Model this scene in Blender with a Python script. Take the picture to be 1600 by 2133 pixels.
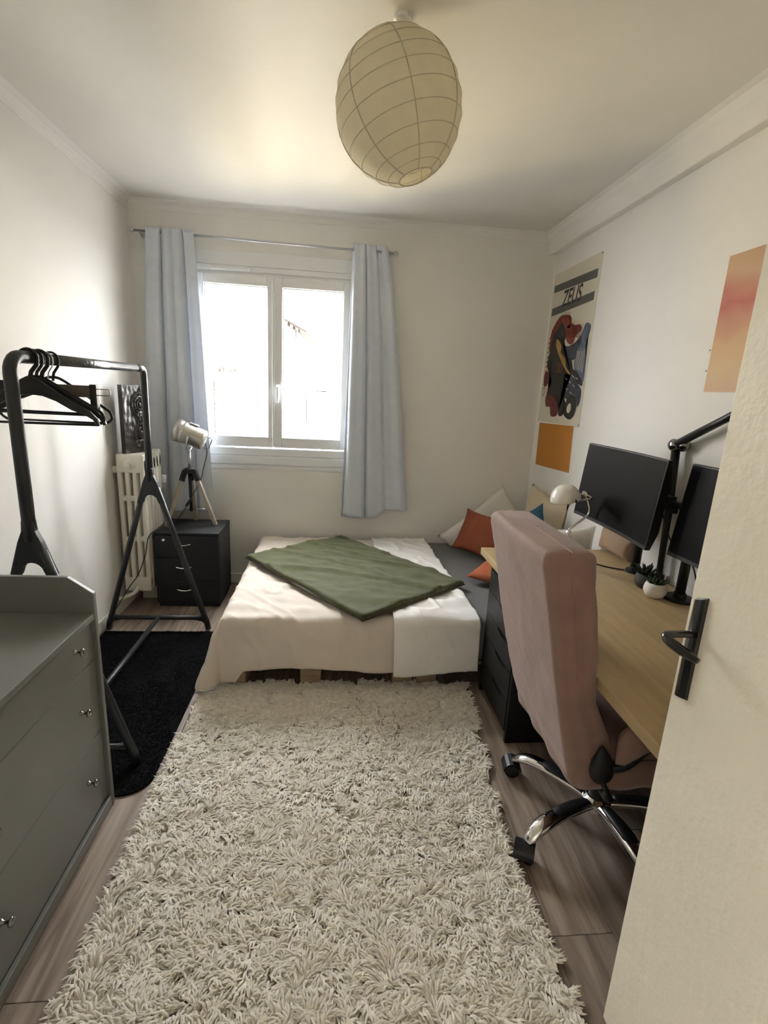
import bpy, bmesh, math, random
import numpy as np
from mathutils import Vector, Matrix, noise

for o in list(bpy.data.objects):
    bpy.data.objects.remove(o, do_unlink=True)
S = bpy.context.scene
COL = S.collection
PI = math.pi
R = math.radians
random.seed(7)


def LS(a, b, n=50, endpoint=True):
    return [float(v) for v in np.linspace(a, b, n, endpoint=endpoint)]


def IP(x, xs, ys):
    return float(np.interp(x, xs, ys))

# ------------------------------------------------------------------ camera
F_PX = 1040.0
cam = bpy.data.cameras.new('camera')
cam_o = bpy.data.objects.new('camera', cam)
COL.objects.link(cam_o)
cam.sensor_fit = 'VERTICAL'
cam.sensor_height = 32.0
cam.lens = 32.0 * F_PX / 2133.0
cam.clip_start = 0.02
yaw, pitch, roll = R(5.8), R(13.75), R(-2.97)
fw = Vector((math.sin(yaw) * math.cos(pitch), math.cos(yaw) * math.cos(pitch), -math.sin(pitch)))
rt = Vector((math.cos(yaw), -math.sin(yaw), 0))
dn = fw.cross(rt)
rt2 = math.cos(roll) * rt + math.sin(roll) * dn
dn2 = -math.sin(roll) * rt + math.cos(roll) * dn
up2 = -dn2
M = Matrix((( rt2.x, up2.x, -fw.x, 0.0), (rt2.y, up2.y, -fw.y, 0.0), (rt2.z, up2.z, -fw.z, 1.5), (0, 0, 0, 1)))
cam_o.matrix_world = M
S.camera = cam_o

# ------------------------------------------------------------------ world, light, exposure
XL, XR, YB, YF, ZC = -1.38, 1.49, 3.70, -0.06, 2.595
W = bpy.data.worlds.new('world')
S.world = W
W.use_nodes = True
bg = W.node_tree.nodes['Background']
bg.inputs[0].default_value = (0.965, 0.98, 1.0, 1)
bg.inputs[1].default_value = 9.5
pl = bpy.data.lights.new('window_portal', 'AREA')
pl.shape = 'RECTANGLE'
pl.size = 1.02
pl.size_y = 1.08
pl.energy = 1.0
pl.cycles.is_portal = True
po = bpy.data.objects.new('window_portal', pl)
COL.objects.link(po)
po.location = (-0.45, 3.80, 1.63)
po.rotation_euler = (R(-90), 0, 0)
sun = bpy.data.lights.new('sun', 'SUN')
sun.energy = 17.0
sun.color = (1.0, 0.96, 0.90)
sun.angle = R(0.6)
sun_o = bpy.data.objects.new('sun', sun)
COL.objects.link(sun_o)
sun_o.location = (-6, -12, 14)
sun_o.rotation_euler = Vector((0.30, 0.74, -0.60)).to_track_quat('-Z', 'Y').to_euler()
S.view_settings.view_transform = 'Standard'
S.view_settings.look = 'None'
S.view_settings.gamma = 1.0
S.view_settings.use_curve_mapping = False
S.view_settings.exposure = 1.78
try:
    S.cycles.max_bounces = 14
    S.cycles.diffuse_bounces = 10
    S.cycles.transparent_max_bounces = 12
    S.cycles.caustics_reflective = False
    S.cycles.caustics_refractive = False
    S.cycles.sample_clamp_indirect = 0.0
except Exception:
    pass

# ------------------------------------------------------------------ materials
MATS = {}


def mat(name, col, rough=0.6, metal=0.0, var=0.0, scale=8.0, bump=0.0, bscale=60.0, stretch=None,
        sheen=0.0, spec=0.5, coat=0.0, transl=0.0, objrand=0.0, detail=4.0):
    if name in MATS:
        return MATS[name]
    m = bpy.data.materials.new(name)
    m.use_nodes = True
    nt = m.node_tree
    b = nt.nodes['Principled BSDF']
    b.inputs['Base Color'].default_value = (*col, 1)
    b.inputs['Roughness'].default_value = rough
    b.inputs['Metallic'].default_value = metal
    b.inputs['Specular IOR Level'].default_value = spec
    b.inputs['Sheen Weight'].default_value = sheen
    b.inputs['Coat Weight'].default_value = coat
    tc = nt.nodes.new('ShaderNodeTexCoord')
    mp = nt.nodes.new('ShaderNodeMapping')
    nt.links.new(tc.outputs['Object'], mp.inputs[0])
    if stretch:
        mp.inputs['Scale'].default_value = stretch
    colout = None
    if var > 0:
        n = nt.nodes.new('ShaderNodeTexNoise')
        n.inputs['Scale'].default_value = scale
        n.inputs['Detail'].default_value = detail
        nt.links.new(mp.outputs[0], n.inputs['Vector'])
        cr = nt.nodes.new('ShaderNodeValToRGB')
        cr.color_ramp.elements[0].position = 0.3
        cr.color_ramp.elements[1].position = 0.7
        cr.color_ramp.elements[0].color = (*[max(0, c * (1 - var)) for c in col], 1)
        cr.color_ramp.elements[1].color = (*[min(1, c * (1 + var)) for c in col], 1)
        nt.links.new(n.outputs['Fac'], cr.inputs[0])
        colout = cr.outputs[0]
    if objrand > 0:
        oi = nt.nodes.new('ShaderNodeObjectInfo')
        mr = nt.nodes.new('ShaderNodeMapRange')
        mr.inputs['To Min'].default_value = 1 - objrand
        mr.inputs['To Max'].default_value = 1 + objrand
        nt.links.new(oi.outputs['Random'], mr.inputs[0])
        hs = nt.nodes.new('ShaderNodeHueSaturation')
        nt.links.new(mr.outputs[0], hs.inputs['Value'])
        if colout:
            nt.links.new(colout, hs.inputs['Color'])
        else:
            hs.inputs['Color'].default_value = (*col, 1)
        colout = hs.outputs[0]
    if colout:
        nt.links.new(colout, b.inputs['Base Color'])
    if bump > 0:
        n2 = nt.nodes.new('ShaderNodeTexNoise')
        n2.inputs['Scale'].default_value = bscale
        n2.inputs['Detail'].default_value = 3
        nt.links.new(mp.outputs[0], n2.inputs['Vector'])
        bp = nt.nodes.new('ShaderNodeBump')
        bp.inputs['Strength'].default_value = bump
        bp.inputs['Distance'].default_value = 0.01
        nt.links.new(n2.outputs['Fac'], bp.inputs['Height'])
        nt.links.new(bp.outputs[0], b.inputs['Normal'])
    if transl > 0:
        t = nt.nodes.new('ShaderNodeBsdfTranslucent')
        t.inputs[0].default_value = (*col, 1)
        if colout:
            nt.links.new(colout, t.inputs[0])
        mx = nt.nodes.new('ShaderNodeMixShader')
        mx.inputs[0].default_value = transl
        nt.links.new(b.outputs[0], mx.inputs[1])
        nt.links.new(t.outputs[0], mx.inputs[2])
        nt.links.new(mx.outputs[0], nt.nodes['Material Output'].inputs[0])
    MATS[name] = m
    return m


def glass_mat():
    m = bpy.data.materials.new('window_glass')
    m.use_nodes = True
    nt = m.node_tree
    nt.nodes.remove(nt.nodes['Principled BSDF'])
    t = nt.nodes.new('ShaderNodeBsdfTransparent')
    g = nt.nodes.new('ShaderNodeBsdfGlossy')
    g.inputs['Roughness'].default_value = 0.02
    mx = nt.nodes.new('ShaderNodeMixShader')
    mx.inputs[0].default_value = 0.04
    nt.links.new(t.outputs[0], mx.inputs[1])
    nt.links.new(g.outputs[0], mx.inputs[2])
    nt.links.new(mx.outputs[0], nt.nodes['Material Output'].inputs[0])
    return m


M_WALL = mat('wall_paint', (0.80, 0.785, 0.75), 0.75, var=0.015, scale=3, bump=0.10, bscale=140)
M_CEIL = mat('ceiling_paint', (0.74, 0.725, 0.685), 0.6, var=0.03, scale=2.2, bump=0.08, bscale=18)
M_TRIM = mat('trim_paint', (0.78, 0.76, 0.70), 0.45)
M_PVC = mat('window_plastic', (0.80, 0.82, 0.83), 0.35)
M_GLASS = glass_mat()
M_CURT = mat('curtain_velvet', (0.69, 0.735, 0.80), 0.8, var=0.03, scale=20, bump=0.12, bscale=300, sheen=0.3, transl=0.16)
M_STEEL = mat('brushed_steel', (0.55, 0.56, 0.57), 0.35, metal=1.0)
M_CHROME = mat('chrome', (0.82, 0.82, 0.82), 0.08, metal=1.0)
M_DKCHROME = mat('dark_chrome', (0.30, 0.30, 0.29), 0.16, metal=1.0)
M_PAPER = mat('lantern_paper', (0.86, 0.81, 0.66), 0.8, var=0.03, scale=25, bump=0.12, bscale=30, transl=0.35)
M_WIRE = mat('lantern_wire', (0.58, 0.53, 0.40), 0.7)
M_RACK = mat('rack_black', (0.017, 0.019, 0.021), 0.42, var=0.1, scale=12)
M_RACKFILM = mat('rack_film', (0.05, 0.055, 0.06), 0.22, bump=0.6, bscale=45, spec=0.8, coat=0.6)
M_BLKPL = mat('black_plastic', (0.011, 0.011, 0.012), 0.42, spec=0.4)
M_HANGWOOD = mat('hanger_wood', (0.13, 0.11, 0.09), 0.6, var=0.25, scale=10, stretch=(1, 8, 8))
M_RAD = mat('radiator_enamel', (0.72, 0.69, 0.61), 0.4, var=0.03, scale=9)
M_CARVE = mat('carved_dark_wood', (0.035, 0.030, 0.026), 0.28, var=0.3, scale=14, spec=0.6)
M_BEDSIDE = mat('bedside_black', (0.011, 0.012, 0.013), 0.5, bump=0.05, bscale=200)
M_BLKCAB = mat('drawer_black', (0.008, 0.008, 0.009), 0.42, spec=0.35)
M_LAMPM = mat('lamp_metal', (0.52, 0.51, 0.47), 0.34, metal=0.9, var=0.15, scale=6)
M_LAMPWOOD = mat('lamp_wood', (0.34, 0.30, 0.24), 0.55, var=0.12, scale=10, stretch=(6, 6, 1))
M_DRESS = mat('dresser_grey', (0.165, 0.170, 0.156), 0.36, var=0.02, scale=4)
M_GREYSH = mat('sheet_grey', (0.16, 0.165, 0.17), 0.85, bump=0.1, bscale=250)
M_BEIGE = mat('sheet_beige', (0.68, 0.61, 0.54), 0.85, var=0.03, scale=9, bump=0.08, bscale=260)
M_WHITESH = mat('sheet_white', (0.82, 0.815, 0.80), 0.85, var=0.02, scale=9, bump=0.08, bscale=260)
M_GREEN = mat('throw_green', (0.068, 0.076, 0.020), 0.9, var=0.22, scale=16, bump=0.35, bscale=130, sheen=0.25)
M_PALLET = mat('pallet_wood', (0.36, 0.26, 0.17), 0.8, var=0.2, scale=12, stretch=(1, 6, 6))
M_RUST = mat('cushion_rust', (0.26, 0.062, 0.026), 0.85, var=0.08, scale=15, bump=0.2, bscale=260)
M_ORANGE = mat('cushion_orange', (0.42, 0.115, 0.045), 0.85, var=0.08, scale=15, bump=0.2, bscale=260)
M_BLUE = mat('cushion_blue', (0.018, 0.085, 0.15), 0.85, var=0.1, scale=15, bump=0.2, bscale=260)
M_PILW = mat('pillow_white', (0.70, 0.665, 0.62), 0.85, var=0.03, scale=9, bump=0.15, bscale=50)
M_PILC = mat('pillow_cream', (0.60, 0.50, 0.35), 0.85, var=0.06, scale=9, bump=0.2, bscale=60)
M_PILB = mat('pillow_brown', (0.36, 0.25, 0.165), 0.85, var=0.1, scale=9, bump=0.2, bscale=60)
M_CHAIR = mat('chair_velvet', (0.25, 0.150, 0.118), 0.75, var=0.10, scale=11, bump=0.12, bscale=90, sheen=0.22)
M_DESK = mat('desk_oak', (0.46, 0.345, 0.185), 0.45, var=0.14, scale=3.2, stretch=(9, 0.9, 9), detail=6)
M_SCREEN = mat('screen_black', (0.005, 0.005, 0.006), 0.45, spec=0.06)
M_LAMPW = mat('lamp_white_glass', (0.80, 0.78, 0.72), 0.18, coat=0.5)
M_POTW = mat('pot_white', (0.75, 0.73, 0.68), 0.5)
M_POTG = mat('pot_grey', (0.055, 0.056, 0.056), 0.7)
M_LEAF = mat('succulent_green', (0.045, 0.085, 0.025), 0.6, var=0.3, scale=40)
M_LEAFD = mat('succulent_dark', (0.02, 0.035, 0.016), 0.6, var=0.3, scale=40)
M_DOOR = mat('door_cream', (0.84, 0.80, 0.67), 0.42, var=0.02, scale=5, bump=0.22, bscale=38)
M_POSTER = mat('poster_paper', (0.64, 0.60, 0.49), 0.6, var=0.02, scale=5)
M_PBLACK = mat('print_black', (0.022, 0.020, 0.018), 0.6)
M_PGREY = mat('print_grey', (0.105, 0.105, 0.095), 0.6)
M_PRED = mat('print_red', (0.22, 0.035, 0.025), 0.6, var=0.3, scale=35)
M_PMAR = mat('print_maroon', (0.12, 0.018, 0.018), 0.6, var=0.25, scale=25)
M_PBLUE = mat('print_blue', (0.095, 0.125, 0.185), 0.6, var=0.55, scale=28, stretch=(1, 3, 1))
M_PBLUED = mat('print_darkblue', (0.05, 0.055, 0.085), 0.6, var=0.6, scale=40)
M_PYEL = mat('print_yellow', (0.36, 0.22, 0.06), 0.6, var=0.2, scale=30)
M_PORANGE = mat('print_orange', (0.30, 0.085, 0.025), 0.6)
M_OCARD = mat('orange_card', (0.50, 0.20, 0.022), 0.6, var=0.03, scale=6)
M_BLKRUG = mat('black_rug_pile', (0.005, 0.005, 0.0055), 1.0, var=0.2, scale=12, spec=0.1)


def wood_floor():
    m = bpy.data.materials.new('laminate_floor')
    m.use_nodes = True
    nt = m.node_tree
    b = nt.nodes['Principled BSDF']
    b.inputs['Roughness'].default_value = 0.42
    tc = nt.nodes.new('ShaderNodeTexCoord')
    oi = nt.nodes.new('ShaderNodeObjectInfo')
    ad = nt.nodes.new('ShaderNodeVectorMath')
    ad.operation = 'ADD'
    sc = nt.nodes.new('ShaderNodeVectorMath')
    sc.operation = 'SCALE'
    sc.inputs['Scale'].default_value = 37.0
    cx = nt.nodes.new('ShaderNodeCombineXYZ')
    nt.links.new(oi.outputs['Random'], cx.inputs[0])
    nt.links.new(oi.outputs['Random'], cx.inputs[1])
    nt.links.new(cx.outputs[0], sc.inputs[0])
    nt.links.new(tc.outputs['Object'], ad.inputs[0])
    nt.links.new(sc.outputs[0], ad.inputs[1])
    mp = nt.nodes.new('ShaderNodeMapping')
    mp.inputs['Scale'].default_value = (22, 1.6, 1)
    nt.links.new(ad.outputs[0], mp.inputs[0])
    n = nt.nodes.new('ShaderNodeTexNoise')
    n.inputs['Scale'].default_value = 1.5
    n.inputs['Detail'].default_value = 8
    n.inputs['Distortion'].default_value = 0.6
    nt.links.new(mp.outputs[0], n.inputs['Vector'])
    cr = nt.nodes.new('ShaderNodeValToRGB')
    e = cr.color_ramp.elements
    e[0].position = 0.28
    e[0].color = (0.135, 0.097, 0.070, 1)
    e[1].position = 0.72
    e[1].color = (0.375, 0.312, 0.258, 1)
    k = e.new(0.5)
    k.color = (0.265, 0.210, 0.167, 1)
    nt.links.new(n.outputs['Fac'], cr.inputs[0])
    hs = nt.nodes.new('ShaderNodeHueSaturation')
    mr = nt.nodes.new('ShaderNodeMapRange')
    mr.inputs['To Min'].default_value = 0.85
    mr.inputs['To Max'].default_value = 1.15
    nt.links.new(oi.outputs['Random'], mr.inputs[0])
    nt.links.new(mr.outputs[0], hs.inputs['Value'])
    nt.links.new(cr.outputs[0], hs.inputs['Color'])
    nt.links.new(hs.outputs[0], b.inputs['Base Color'])
    return m


M_FLOOR = wood_floor()
M_FLOORBASE = mat('floor_underlay', (0.05, 0.04, 0.03), 0.8)


def art_mat():
    m = bpy.data.materials.new('abstract_print')
    m.use_nodes = True
    nt = m.node_tree
    b = nt.nodes['Principled BSDF']
    b.inputs['Roughness'].default_value = 0.55
    tc = nt.nodes.new('ShaderNodeTexCoord')
    n = nt.nodes.new('ShaderNodeTexNoise')
    n.inputs['Scale'].default_value = 5
    n.inputs['Detail'].default_value = 5
    nt.links.new(tc.outputs['Object'], n.inputs['Vector'])
    sx = nt.nodes.new('ShaderNodeSeparateXYZ')
    nt.links.new(tc.outputs['Object'], sx.inputs[0])
    mr = nt.nodes.new('ShaderNodeMapRange')
    mr.inputs['From Min'].default_value = 1.55
    mr.inputs['From Max'].default_value = 2.07
    nt.links.new(sx.outputs['Z'], mr.inputs[0])
    ma = nt.nodes.new('ShaderNodeMath')
    ma.operation = 'MULTIPLY_ADD'
    ma.inputs[1].default_value = 0.35
    nt.links.new(n.outputs['Fac'], ma.inputs[0])
    nt.links.new(mr.outputs[0], ma.inputs[2])
    sb = nt.nodes.new('ShaderNodeMath')
    sb.operation = 'SUBTRACT'
    sb.inputs[1].default_value = 0.17
    nt.links.new(ma.outputs[0], sb.inputs[0])
    cr = nt.nodes.new('ShaderNodeValToRGB')
    e = cr.color_ramp.elements
    e[0].position = 0.0
    e[0].color = (0.58, 0.36, 0.22, 1)
    e[1].position = 1.0
    e[1].color = (0.52, 0.33, 0.18, 1)
    for p, c in ((0.2, (0.60, 0.41, 0.20)), (0.42, (0.60, 0.36, 0.17)), (0.55, (0.54, 0.24, 0.13)),
                 (0.66, (0.48, 0.115, 0.075)), (0.74, (0.52, 0.20, 0.115)), (0.85, (0.55, 0.34, 0.19))):
        k = e.new(p)
        k.color = (*c, 1)
    nt.links.new(sb.outputs[0], cr.inputs[0])
    nt.links.new(cr.outputs[0], b.inputs['Base Color'])
    return m


M_ART = art_mat()


# ------------------------------------------------------------------ helpers
def link(name, me, m=None, parent=None, smooth=False, bevel=0.0, bseg=2, sub=0, solid=0.0):
    if m is not None:
        me.materials.clear()
        me.materials.append(m)
    if smooth:
        for p in me.polygons:
            p.use_smooth = True
    o = bpy.data.objects.new(name, me)
    COL.objects.link(o)
    if parent:
        o.parent = parent
    if solid:
        md = o.modifiers.new('solid', 'SOLIDIFY')
        md.thickness = solid
        md.offset = 0
    if bevel:
        md = o.modifiers.new('bevel', 'BEVEL')
        md.width = bevel
        md.segments = bseg
        md.limit_method = 'ANGLE'
        md.angle_limit = R(40)
    if sub:
        md = o.modifiers.new('sub', 'SUBSURF')
        md.levels = sub
        md.render_levels = sub
    return o


def obj(name, bm, m, parent=None, smooth=False, **kw):
    me = bpy.data.meshes.new(name)
    bmesh.ops.recalc_face_normals(bm, faces=bm.faces)
    bm.to_mesh(me)
    bm.free()
    return link(name, me, m, parent, smooth, **kw)


def BM():
    return bmesh.new()


def box(bm, x0, x1, y0, y1, z0, z1, T=None):
    vs = [bm.verts.new((x, y, z)) for x in (x0, x1) for y in (y0, y1) for z in (z0, z1)]
    if T:
        for v in vs:
            v.co = T @ v.co
    for f in ((0, 1, 3, 2), (4, 6, 7, 5), (0, 4, 5, 1), (2, 3, 7, 6), (0, 2, 6, 4), (1, 5, 7, 3)):
        bm.faces.new([vs[i] for i in f])


def bx(*a, T=None):
    bm = BM()
    box(bm, *a, T=T)
    return bm


def sect_loft(bm, rings, cap=True, closed=True):
    rr = [[bm.verts.new(p) for p in r] for r in rings]
    for a, b in zip(rr[:-1], rr[1:]):
        n = len(a)
        for i in range(n if closed else n - 1):
            j = (i + 1) % n
            bm.faces.new((a[i], a[j], b[j], b[i]))
    if cap and closed:
        bm.faces.new(rr[0])
        bm.faces.new(list(reversed(rr[-1])))


def smooth_path(pts, sub=6):
    """Catmull-Rom through points"""
    P = [Vector(p) for p in pts]
    out = []
    for i in range(len(P) - 1):
        p0 = P[max(i - 1, 0)]
        p1, p2 = P[i], P[i + 1]
        p3 = P[min(i + 2, len(P) - 1)]
        for k in range(sub):
            t = k / sub
            out.append(0.5 * ((2 * p1) + (p2 - p0) * t + (2 * p0 - 5 * p1 + 4 * p2 - p3) * t * t +
                              (3 * p1 - p0 - 3 * p2 + p3) * t ** 3))
    out.append(P[-1])
    return out


def tube(bm, pts, r, seg=10, cap=True, flat=1.0, closed=False):
    P = [Vector(p) for p in pts]
    n = len(P)
    rs = r if isinstance(r, (list, tuple)) else [r] * n
    if len(rs) != n:
        rs = [float(IP(i / (n - 1), LS(0, 1, len(rs)), rs)) for i in range(n)]
    rings = []
    prev = None
    for i in range(n):
        if closed:
            t = (P[(i + 1) % n] - P[i - 1]).normalized()
        else:
            t = (P[min(i + 1, n - 1)] - P[max(i - 1, 0)]).normalized()
        if prev is None:
            a = Vector((0, 0, 1)) if abs(t.z) < 0.9 else Vector((0, 1, 0))
            u = t.cross(a).normalized()
        else:
            u = (prev - t * prev.dot(t)).normalized()
        prev = u
        w = t.cross(u)
        rings.append([P[i] + rs[i] * (math.cos(2 * PI * k / seg) * u + flat * math.sin(2 * PI * k / seg) * w)
                      for k in range(seg)])
    if closed:
        rings.append(rings[0])
        rr = [[bm.verts.new(p) for p in rg] for rg in rings[:-1]]
        rr.append(rr[0])
        for a, b in zip(rr[:-1], rr[1:]):
            for i in range(seg):
                j = (i + 1) % seg
                bm.faces.new((a[i], a[j], b[j], b[i]))
    else:
        sect_loft(bm, rings, cap)


def lathe(bm, prof, c=(0, 0, 0), seg=24, T=None, cap=True):
    """prof: list of (r,z)"""
    rings = []
    for r_, z in prof:
        rg = []
        for k in range(seg):
            p = Vector((r_ * math.cos(2 * PI * k / seg), r_ * math.sin(2 * PI * k / seg), z))
            p = T @ p if T else p + Vector(c)
            rg.append(p)
        rings.append(rg)
    sect_loft(bm, rings, cap)


def prism(bm, poly, axis, a0, a1):
    """extrude 2D polygon along axis 'x','y','z'"""
    def mk(p, a):
        if axis == 'x':
            return (a, p[0], p[1])
        if axis == 'y':
            return (p[0], a, p[1])
        return (p[0], p[1], a)
    A = [bm.verts.new(mk(p, a0)) for p in poly]
    B = [bm.verts.new(mk(p, a1)) for p in poly]
    n = len(poly)
    bm.faces.new(A)
    bm.faces.new(list(reversed(B)))
    for i in range(n):
        j = (i + 1) % n
        bm.faces.new((A[i], B[i], B[j], A[j]))


def thing(name, label, cat, loc=(0, 0, 0), group=None):
    o = bpy.data.objects.new(name, None)
    COL.objects.link(o)
    o.location = loc
    o.empty_display_size = 0.1
    o['label'] = label
    o['category'] = cat
    if group:
        o['group'] = group
    bpy.context.view_layer.update()
    return o


def tag(o, label, cat, group=None):
    o['label'] = label
    o['category'] = cat
    if group:
        o['group'] = group
    return o


def adopt(parent, *objs):
    """objects modelled in world space, parented keeping their place"""
    inv = Matrix.Translation(-Vector(parent.location))
    for o in objs:
        o.parent = parent
        o.matrix_parent_inverse = inv
    return objs[0] if objs else None


def part(t, name, bm, m, smooth=False, **kw):
    o = obj(name, bm, m, None, smooth, **kw)
    if t.type == 'EMPTY' and t.parent is None:
        adopt(t, o)
    else:
        o.parent = t
        o.matrix_parent_inverse = Matrix.Identity(4)
    return o


def subpart(p, name, bm, m, smooth=False, **kw):
    """child of a part whose own geometry sits in world coordinates"""
    o = obj(name, bm, m, None, smooth, **kw)
    o.parent = p
    return o


def struct(name, bm, m, **kw):
    o = obj(name, bm, m, **kw)
    o['kind'] = 'structure'
    return o


def frame_T(o, xa, za):
    x = Vector(xa).normalized()
    z = Vector(za)
    z = (z - x * z.dot(x)).normalized()
    y = z.cross(x)
    return Matrix(((x.x, y.x, z.x, o[0]), (x.y, y.y, z.y, o[1]), (x.z, y.z, z.z, o[2]), (0, 0, 0, 1)))


def nz(x, y, z=0.0, s=1.0):
    return noise.noise(Vector((x * s, y * s, z * s)))


# ================================================================== SETTING
# floor: planks running away from the door
floor = struct('floor', bx(XL - 0.1, XR + 0.1, YF - 1.5, YB + 0.1, -0.05, -0.012), M_FLOORBASE)
pw, plen = 0.185, 1.28
row = 0
x = XL
plank_meshes = {}
while x < XR:
    w = min(pw, XR - x)
    y = YF - 1.4 - (row * 0.47) % plen
    while y < YB:
        y0, y1 = max(y, YF - 1.4), min(y + plen, YB)
        if y1 - y0 > 0.02:
            key = (round(w, 3), round(y1 - y0, 3))
            if key not in plank_meshes:
                bm = bx(0, w - 0.0015, 0, y1 - y0 - 0.0015, -0.012, 0)
                o = obj('floor_plank', bm, M_FLOOR, floor, bevel=0.0012, bseg=1)
                plank_meshes[key] = o
            else:
                o = plank_meshes[key].copy()
                COL.objects.link(o)
            o.location = (x, y0, 0)
        y += plen
    x += pw
    row += 1

struct('ceiling', bx(XL - 0.2, XR + 0.2, YF - 1.5, YB + 0.2, ZC, ZC + 0.12), M_CEIL)
struct('wall_left', bx(XL - 0.15, XL, YF - 1.5, YB + 0.2, 0, ZC), M_WALL)
struct('wall_right', bx(XR, XR + 0.15, YF - 1.5, YB + 0.2, 0, ZC), M_WALL)
WX0, WX1, WZ0, WZ1 = -0.985, 0.085, 0.985, 2.215
bm = BM()
box(bm, XL, WX0, YB, YB + 0.2, 0, ZC)
box(bm, WX1, XR, YB, YB + 0.2, 0, ZC)
box(bm, WX0, WX1, YB, YB + 0.2, 0, WZ0)
box(bm, WX0, WX1, YB, YB + 0.2, WZ1, ZC)
struct('wall_back', bm, M_WALL)
bm = BM()
box(bm, XL, -0.14, YF - 0.12, YF, 0, ZC)
box(bm, 0.78, XR, YF - 0.12, YF, 0, ZC)
box(bm, -0.14, 0.78, YF - 0.12, YF, 2.08, ZC)
struct('wall_front', bm, M_WALL)
struct('wall_hallway', bx(XL, XR, YF - 1.5, YF - 1.4, 0, ZC), M_WALL)
# boxed pipe run along the top of the right wall (soft nosing)
bm = BM()
prof = [(XR + 0.01, 2.474), (XR - 0.050, 2.466), (XR - 0.056, 2.472), (XR - 0.058, 2.51), (XR - 0.064, 2.555), (XR - 0.085, 2.585),
        (XR - 0.13, ZC + 0.01), (XR + 0.01, ZC + 0.01)]
prism(bm, prof, 'y', YF, YB + 0.01)
struct('trim_1', bm, M_WALL, bevel=0.006, bseg=2)
# soft cove along the left and back ceiling lines
for nm, pr, ax, a0, a1 in (('trim_2', [(XL - 0.01, ZC - 0.05), (XL + 0.004, ZC - 0.05), (XL + 0.012, ZC - 0.022), (XL + 0.026, ZC - 0.008), (XL + 0.06, ZC + 0.0), (XL + 0.06, ZC + .01), (XL - 0.01, ZC + 0.01)], 'y', YF, YB),
                           ('trim_3', [(YB + 0.01, ZC - 0.05), (YB - 0.004, ZC - 0.05), (YB - 0.012, ZC - 0.022), (YB - 0.026, ZC - 0.008), (YB - 0.06, ZC), (YB - 0.06, ZC + .01), (YB + 0.01, ZC + 0.01)], 'x', XL, XR)):
    bm = BM()
    prism(bm, pr, ax, a0, a1)
    struct(nm, bm, M_WALL, smooth=False)
# skirting boards
struct('baseboard_left', bx(XL, XL + 0.014, YF, YB, 0.0, 0.075), M_TRIM, bevel=0.004)
struct('baseboard_back', bx(XL + 0.014, XR, YB - 0.014, YB, 0.0, 0.075), M_TRIM, bevel=0.004)
struct('baseboard_right', bx(XR - 0.014, XR, YF, YB - 0.014, 0.0, 0.075), M_TRIM, bevel=0.004)

# ------------------------------------------------------------------ window
win = bpy.data.objects.new('window_1', None)
COL.objects.link(win)
win['kind'] = 'structure'


def wpart(name, bm, m, parent=None, **kw):
    o = obj(name, bm, m, **kw)
    o.parent = parent or win
    return o


def rect_frame(bm, x0, x1, z0, z1, wl, wr, wb, wt, y0, y1):
    box(bm, x0, x0 + wl, y0, y1, z0, z1)
    box(bm, x1 - wr, x1, y0, y1, z0, z1)
    box(bm, x0 + wl, x1 - wr, y0, y1, z0, z0 + wb)
    box(bm, x0 + wl, x1 - wr, y0, y1, z1 - wt, z1)


bm = BM()
rect_frame(bm, WX0, WX1, WZ0, WZ1, 0.030, 0.030, 0.055, 0.03, YB + 0.004, YB + 0.085)
wpart('window_frame', bm, M_PVC, bevel=0.003)
for sx0, sx1, gx0, gx1, tagn in ((WX0 + 0.014, -0.462, -0.905, -0.503, 'l'), (-0.452, WX1 - 0.014, -0.386, 0.013, 'r')):
    bm = BM()
    z0, z1 = 1.050, 2.198
    gz0, gz1 = 1.133, 2.127
    rect_frame(bm, sx0, sx1, z0, z1, gx0 - sx0 - 0.008, sx1 - gx1 - 0.008, gz0 - z0 - 0.008, z1 - gz1 - 0.008, YB - 0.008, YB + 0.055)
    sash = wpart('window_sash', bm, M_PVC, bevel=0.004)
    bm = BM()
    rect_frame(bm, gx0 - 0.010, gx1 + 0.010, gz0 - 0.010, gz1 + 0.010, 0.010, 0.010, 0.010, 0.010, YB + 0.004, YB + 0.05)
    wpart('glazing_bead', bm, M_PVC, sash, bevel=0.003)
    wpart('window_pane', bx(gx0 - 0.006, gx1 + 0.006, YB + 0.026, YB + 0.030, gz0 - 0.006, gz1 + 0.006), M_GLASS, sash)
    if tagn == 'r':
        # meeting strip and tilt handle sit on the leaf that opens first
        wpart('meeting_strip', bx(-0.462, -0.447, YB - 0.014, YB - 0.006, 1.055, 2.195), M_PVC, sash, bevel=0.003)
        bm = BM()
        box(bm, -0.436, -0.410, YB - 0.020, YB - 0.008, 1.43, 1.50)
        tube(bm, [(-0.423, YB - 0.018, 1.487), (-0.423, YB - 0.048, 1.487), (-0.423, YB - 0.054, 1.478), (-0.423, YB - 0.054, 1.375)], [0.009, 0.009, 0.010, 0.008], 10)
        wpart('window_handle', bm, M_PVC, sash, smooth=False, bevel=0.002)
bm = BM()
box(bm, WX0 - 0.01, WX1 + 0.01, YB - 0.012, YB + 0.02, WZ0 - 0.062, WZ0)
box(bm, WX0 - 0.01, WX1 + 0.01, YB - 0.006, YB + 0.02, WZ0 - 0.098, WZ0 - 0.064)
wpart('window_sill', bm, M_PVC, bevel=0.004)
bm = BM()
box(bm, WX0 - 0.012, WX1 + 0.012, YB - 0.010, YB + 0.02, WZ1 + 0.002, WZ1 + 0.036)
box(bm, WX0 - 0.012, WX1 + 0.012, YB - 0.006, YB + 0.02, WZ1 + 0.038, WZ1 + 0.125)
wpart('shutter_box', bm, M_PVC, bevel=0.004)
bm = BM()
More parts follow.
